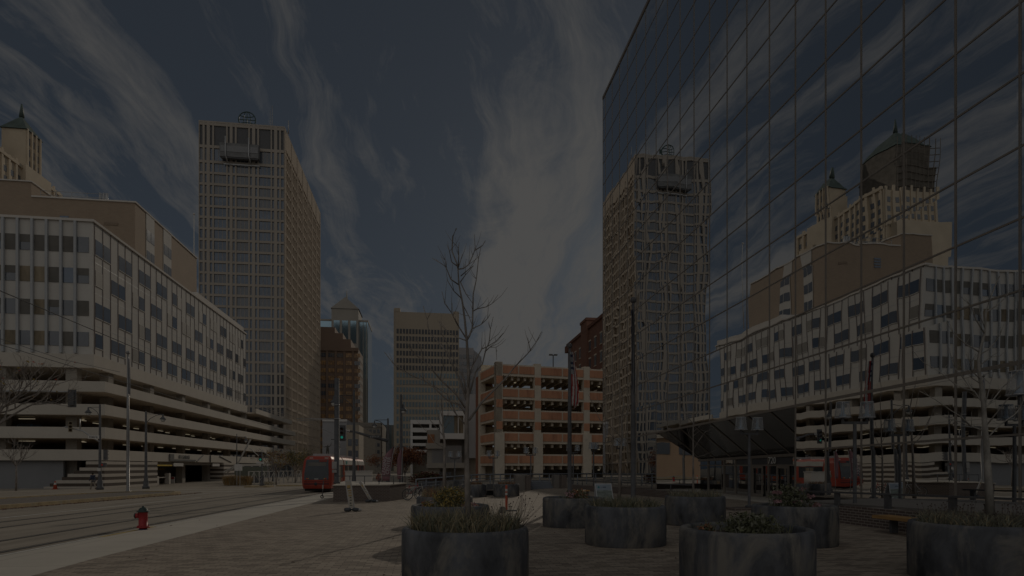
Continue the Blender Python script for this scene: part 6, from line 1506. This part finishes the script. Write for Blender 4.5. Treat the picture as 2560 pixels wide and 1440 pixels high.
x, y, z = on(690, 86); street_tree('thinning yellow leaved tree by the green traffic signal', x, y, z, 4.6, 1.7, .12, random.Random(11), M_bark, [L_ye, L_ye, L_rust], 650, .09, .3, 4)
x, y, z = on(738, 96); street_tree('dull green and yellow tree just left of the streetcar', x, y, z, 5.0, 1.8, .13, random.Random(13), M_bark, [L_gr, L_gr, L_ye], 1700, .1, .35, 3)
x, y, z = on(672, 100); street_tree('bare twiggy tree behind the traffic signal', x, y, z, 5.0, 1.9, .1, random.Random(15), M_bark, [L_or], 120, .09, .3, 4)
x, y, z = on(40, 58); street_tree('small bare street tree in front of the grey garage wall', x, y, z, 4.0, 2.6, .10, random.Random(17), M_bark, None, 0, depth=3)
x, y = at(-58, 40); street_tree('large twiggy tree with a few red and yellow leaves at the left edge', x, y, gz(x, y), 8.6, 4.2, .22, random.Random(19), M_bark, [L_red, L_or, L_ye, L_ye], 150, .09, .25, 5, first=8, sp=.5, minr=.009)
def mound(name, label, cat, px, d, w, h, n, mats, rng, s=.06, grass=False):
    x, y, z = on(px, d); o = thing(name, label, cat, (x, y, z)); mb = MB()
    if grass: blades(rng, n, w, h*.5, h, .03, .5, z=0, mi=tuple(range(len(mats))), mb=mb)
    else: leafball(rng, n, (0, 0, h*.5), 1, s, tuple(range(len(mats))), mb, 1); mb.v = [(a*w if False else a*w, b*w*.7, c if False else h*.5+(c-h*.5)*h*.55) for a, b, c in mb.v]
    mb.build('foliage', mats, o, world=False)
mound('ornamental_grass', 'large golden tuft of ornamental grass by the striped pier', 'grass', 580, 84, 1.0, 1.5, 1500, [mat('golden_grass', (0.36, 0.22, 0.09), .9, var=.3, scale=2), M_gold], random.Random(1), grass=True)
mound('ornamental_grass', 'second golden grass tuft beside the signboard posts', 'grass', 610, 84, 1.0, 1.4, 1500, [MATS['golden_grass'], M_gold], random.Random(2), grass=True)
mound('hedge', 'dark reddish hedge below the white modern building', 'hedge', 1070, 78, 2.6, 1.9, 1900, [L_rust2, L_gr, L_rust2], random.Random(3), .1)
mound('hedge', 'low green shrub by the cafe fence', 'shrub', 668, 78, 1.2, .7, 500, [L_gr, L_ye], random.Random(4), .07)
# cafe fence and awning frame by the garage
x0, y0 = at(622, 88); x1, y1 = at(752, 100); o = thing('cafe_fence', 'pale low fence with diagonal bracing in front of the garage cafe', 'fence', (x0, y0, gz(x0, y0))); mb = MB()
for k in range(12):
    t = k/11; x, y = x0+(x1-x0)*t, y0+(y1-y0)*t; z = gz(x, y); mb.box(x-.07, x+.07, y-.07, y+.07, z, z+1.9)
    if k < 11: t2 = (k+1)/11; xx, yy = x0+(x1-x0)*t2, y0+(y1-y0)*t2; mb.tube([(x, y, z+(1.8 if k % 2 else .3)), (xx, yy, z+(.3 if k % 2 else 1.8))], .05, 4); mb.tube([(x, y, z+1.85), (xx, yy, z+1.85)], .05, 4)
mb.build('frame', M_panel, o)
x0, y0 = at(560, 96); x1, y1 = at(668, 108); o = thing('cafe_awning', 'angular pale awning frame with green panel over the garage cafe', 'awning', (x0, y0, 2)); mb = MB()
za = HC+(HZ-1152)/F*98; zb = HC+(HZ-1165)/F*98
mb.hexa([(x0+2, y0, zb), (x1, y1, zb+.1), (x1, y1+3, zb+.1), (x0+2, y0+3, zb), (x0+2, y0, zb+.28), (x1, y1, zb+.4), (x1, y1+3, zb+.4), (x0+2, y0+3, zb+.28)]); mb.tube([(x0, y0, zb-1), (x0+2.0, y0, zb+.25), (x0+4, y0, za+3.4)], .13, 4, smooth=False); mb.tube([(x0+.5, y0, zb-1), (x0+2.2, y0, zb+.1)], .1, 4)
mb.tube([(x0+5, y0+1, za+2), (x0+8, y0+2, zb+.4)], .07, 4); mb.tube([(x0+3.6, y0+1, za+2), (x0+6, y0+2, zb+.4)], .07, 4)
mb.build('frame', M_panel, o); mb = MB(); mb.box(x0+1.6, x0+6.5, y0-.1, y0, zb-1.6, zb-.1); mb.build('green_panel', mat('awning_green', (.17, .18, .145), .7), o)
mb = MB(); mb.box(x0+.2, x0+6, y0+.3, y0+.6, -1, zb-1.7); mb.build('dark_front', M_win, o)
# fallen leaves along the island kerb
lf = MB(); rng = random.Random(33)
for _ in range(900):
    y = rng.uniform(26, 54); x = -18.75+abs(rng.gauss(0, .22)); z = gz(x, y)+.012; s = .03+.04*rng.random(); a = rng.random()*pi; lf.cur = rng.choice([0, 0, 1, 2])
    lf.add([(x-s*cos(a), y-s*sin(a), z), (x+s*.5*sin(a), y-s*.5*cos(a), z+.02), (x+s*cos(a), y+s*sin(a), z+.006), (x-s*.5*sin(a), y+s*.5*cos(a), z+.025)], [(0, 1, 2, 3)])
for _ in range(60):
    x, y = rng.uniform(-7.9, 5), rng.uniform(6, 24); z = gz(x, y)+.012; s = .02+.03*rng.random(); a = rng.random()*pi; lf.cur = rng.choice([0, 1])
    lf.add([(x-s*cos(a), y-s*sin(a), z), (x+s*.5*sin(a), y-s*.5*cos(a), z+.012), (x+s*cos(a), y+s*sin(a), z+.006), (x-s*.5*sin(a), y+s*.5*cos(a), z+.018)], [(0, 1, 2, 3)])
tag(lf.build('fallen_leaves', [L_rust2, mat('leaf_brown', (.14, .09, .06), .9), L_rust]), kind='stuff')
# overhead wires
wr = MB()
a, b = P(-20, 840, 60), P(300, 930, 74); wr.tube([a, ((a[0]+b[0])/2, (a[1]+b[1])/2, (a[2]+b[2])/2-.4), b], .025, 4); tag(wr.build('overhead_wire', M_black), 'thin dark cable crossing the lower corner of the white office', 'cable')
for i, x in enumerate((-9.2, -13.1)):
    wr = MB(); wr.tube([(x, y, gz(x, y)+5.6) for y in range(-10, 300, 15)], .012, 4); tag(wr.build('overhead_wire', M_black), ('tram contact wire above the streetcar', 'tram contact wire above the empty track')[i], 'wire')

# ================================================================== CARS ON THE GARAGE DECKS
def car(label, loc, rz, paint):
    o = thing('parked_car', label, 'car', loc, rz, 'cars parked on the garage decks')
    prof = [(-2.15, .35), (-2.2, .75), (-1.5, .92), (-.85, 1.42), (.75, 1.45), (1.5, .95), (2.15, .85), (2.2, .4)]
    mb = MB(); n = len(prof); vs = [(x, -.86 if z < 1 else -.68, z) for x, z in prof]+[(x, .86 if z < 1 else .68, z) for x, z in prof]
    mb.add(vs, [tuple(range(n)), tuple(range(2*n-1, n-1, -1))]+[((i+1) % n, i, n+i, n+(i+1) % n) for i in range(n)]); mb.build('body', paint, o, world=False)
    for s_ in (-1, 1):
        mb = MB(); mb.quad((-1.25, s_*.82, .98), (1.3, s_*.82, .98), (.68, s_*.705, 1.38), (-.78, s_*.705, 1.38)); mb.build('side_window', M_tgl, o, world=False)
        for x in (-1.35, 1.35):
            mb = MB(); mb.lathe([(.32, -.1), (.32, .1)], (0, 0, 0), 14); mb.v = [(x+a, s_*.8+c, .33+b) for a, b, c in mb.v]; mb.build('wheel', M_tyre, o, world=False)
    for x0, z0, x1, z1, nm in ((-1.46, .97, -.92, 1.38, 'windscreen'), (1.44, .99, .82, 1.41, 'rear_window')):
        s2 = -.02 if x0 < 0 else .02; mb = MB(); mb.quad((x0+s2, -.7, z0), (x0+s2, .7, z0), (x1+s2, .62, z1), (x1+s2, -.62, z1)); mb.build(nm, M_tgl, o, world=False)
P_blue = mat('car_blue', (0.07, 0.13, 0.22), .3, var=.03); P_sil = mat('car_silver', (.42, .42, .43), .3, metal=.4, var=.03); P_dk = mat('car_dark', (.08, .08, .085), .3, var=.03)
car('blue car behind the deck parapet at the left edge', (-46.5, 79.5, 5.27), pi/2+.05, P_blue); car('silver car behind the deck parapet near the corner columns', (-50.5, 79.6, 5.27), pi/2, P_sil); car('dark car on the deck above the blue car', (-44.2, 79.6, 7.95), pi/2, P_dk)
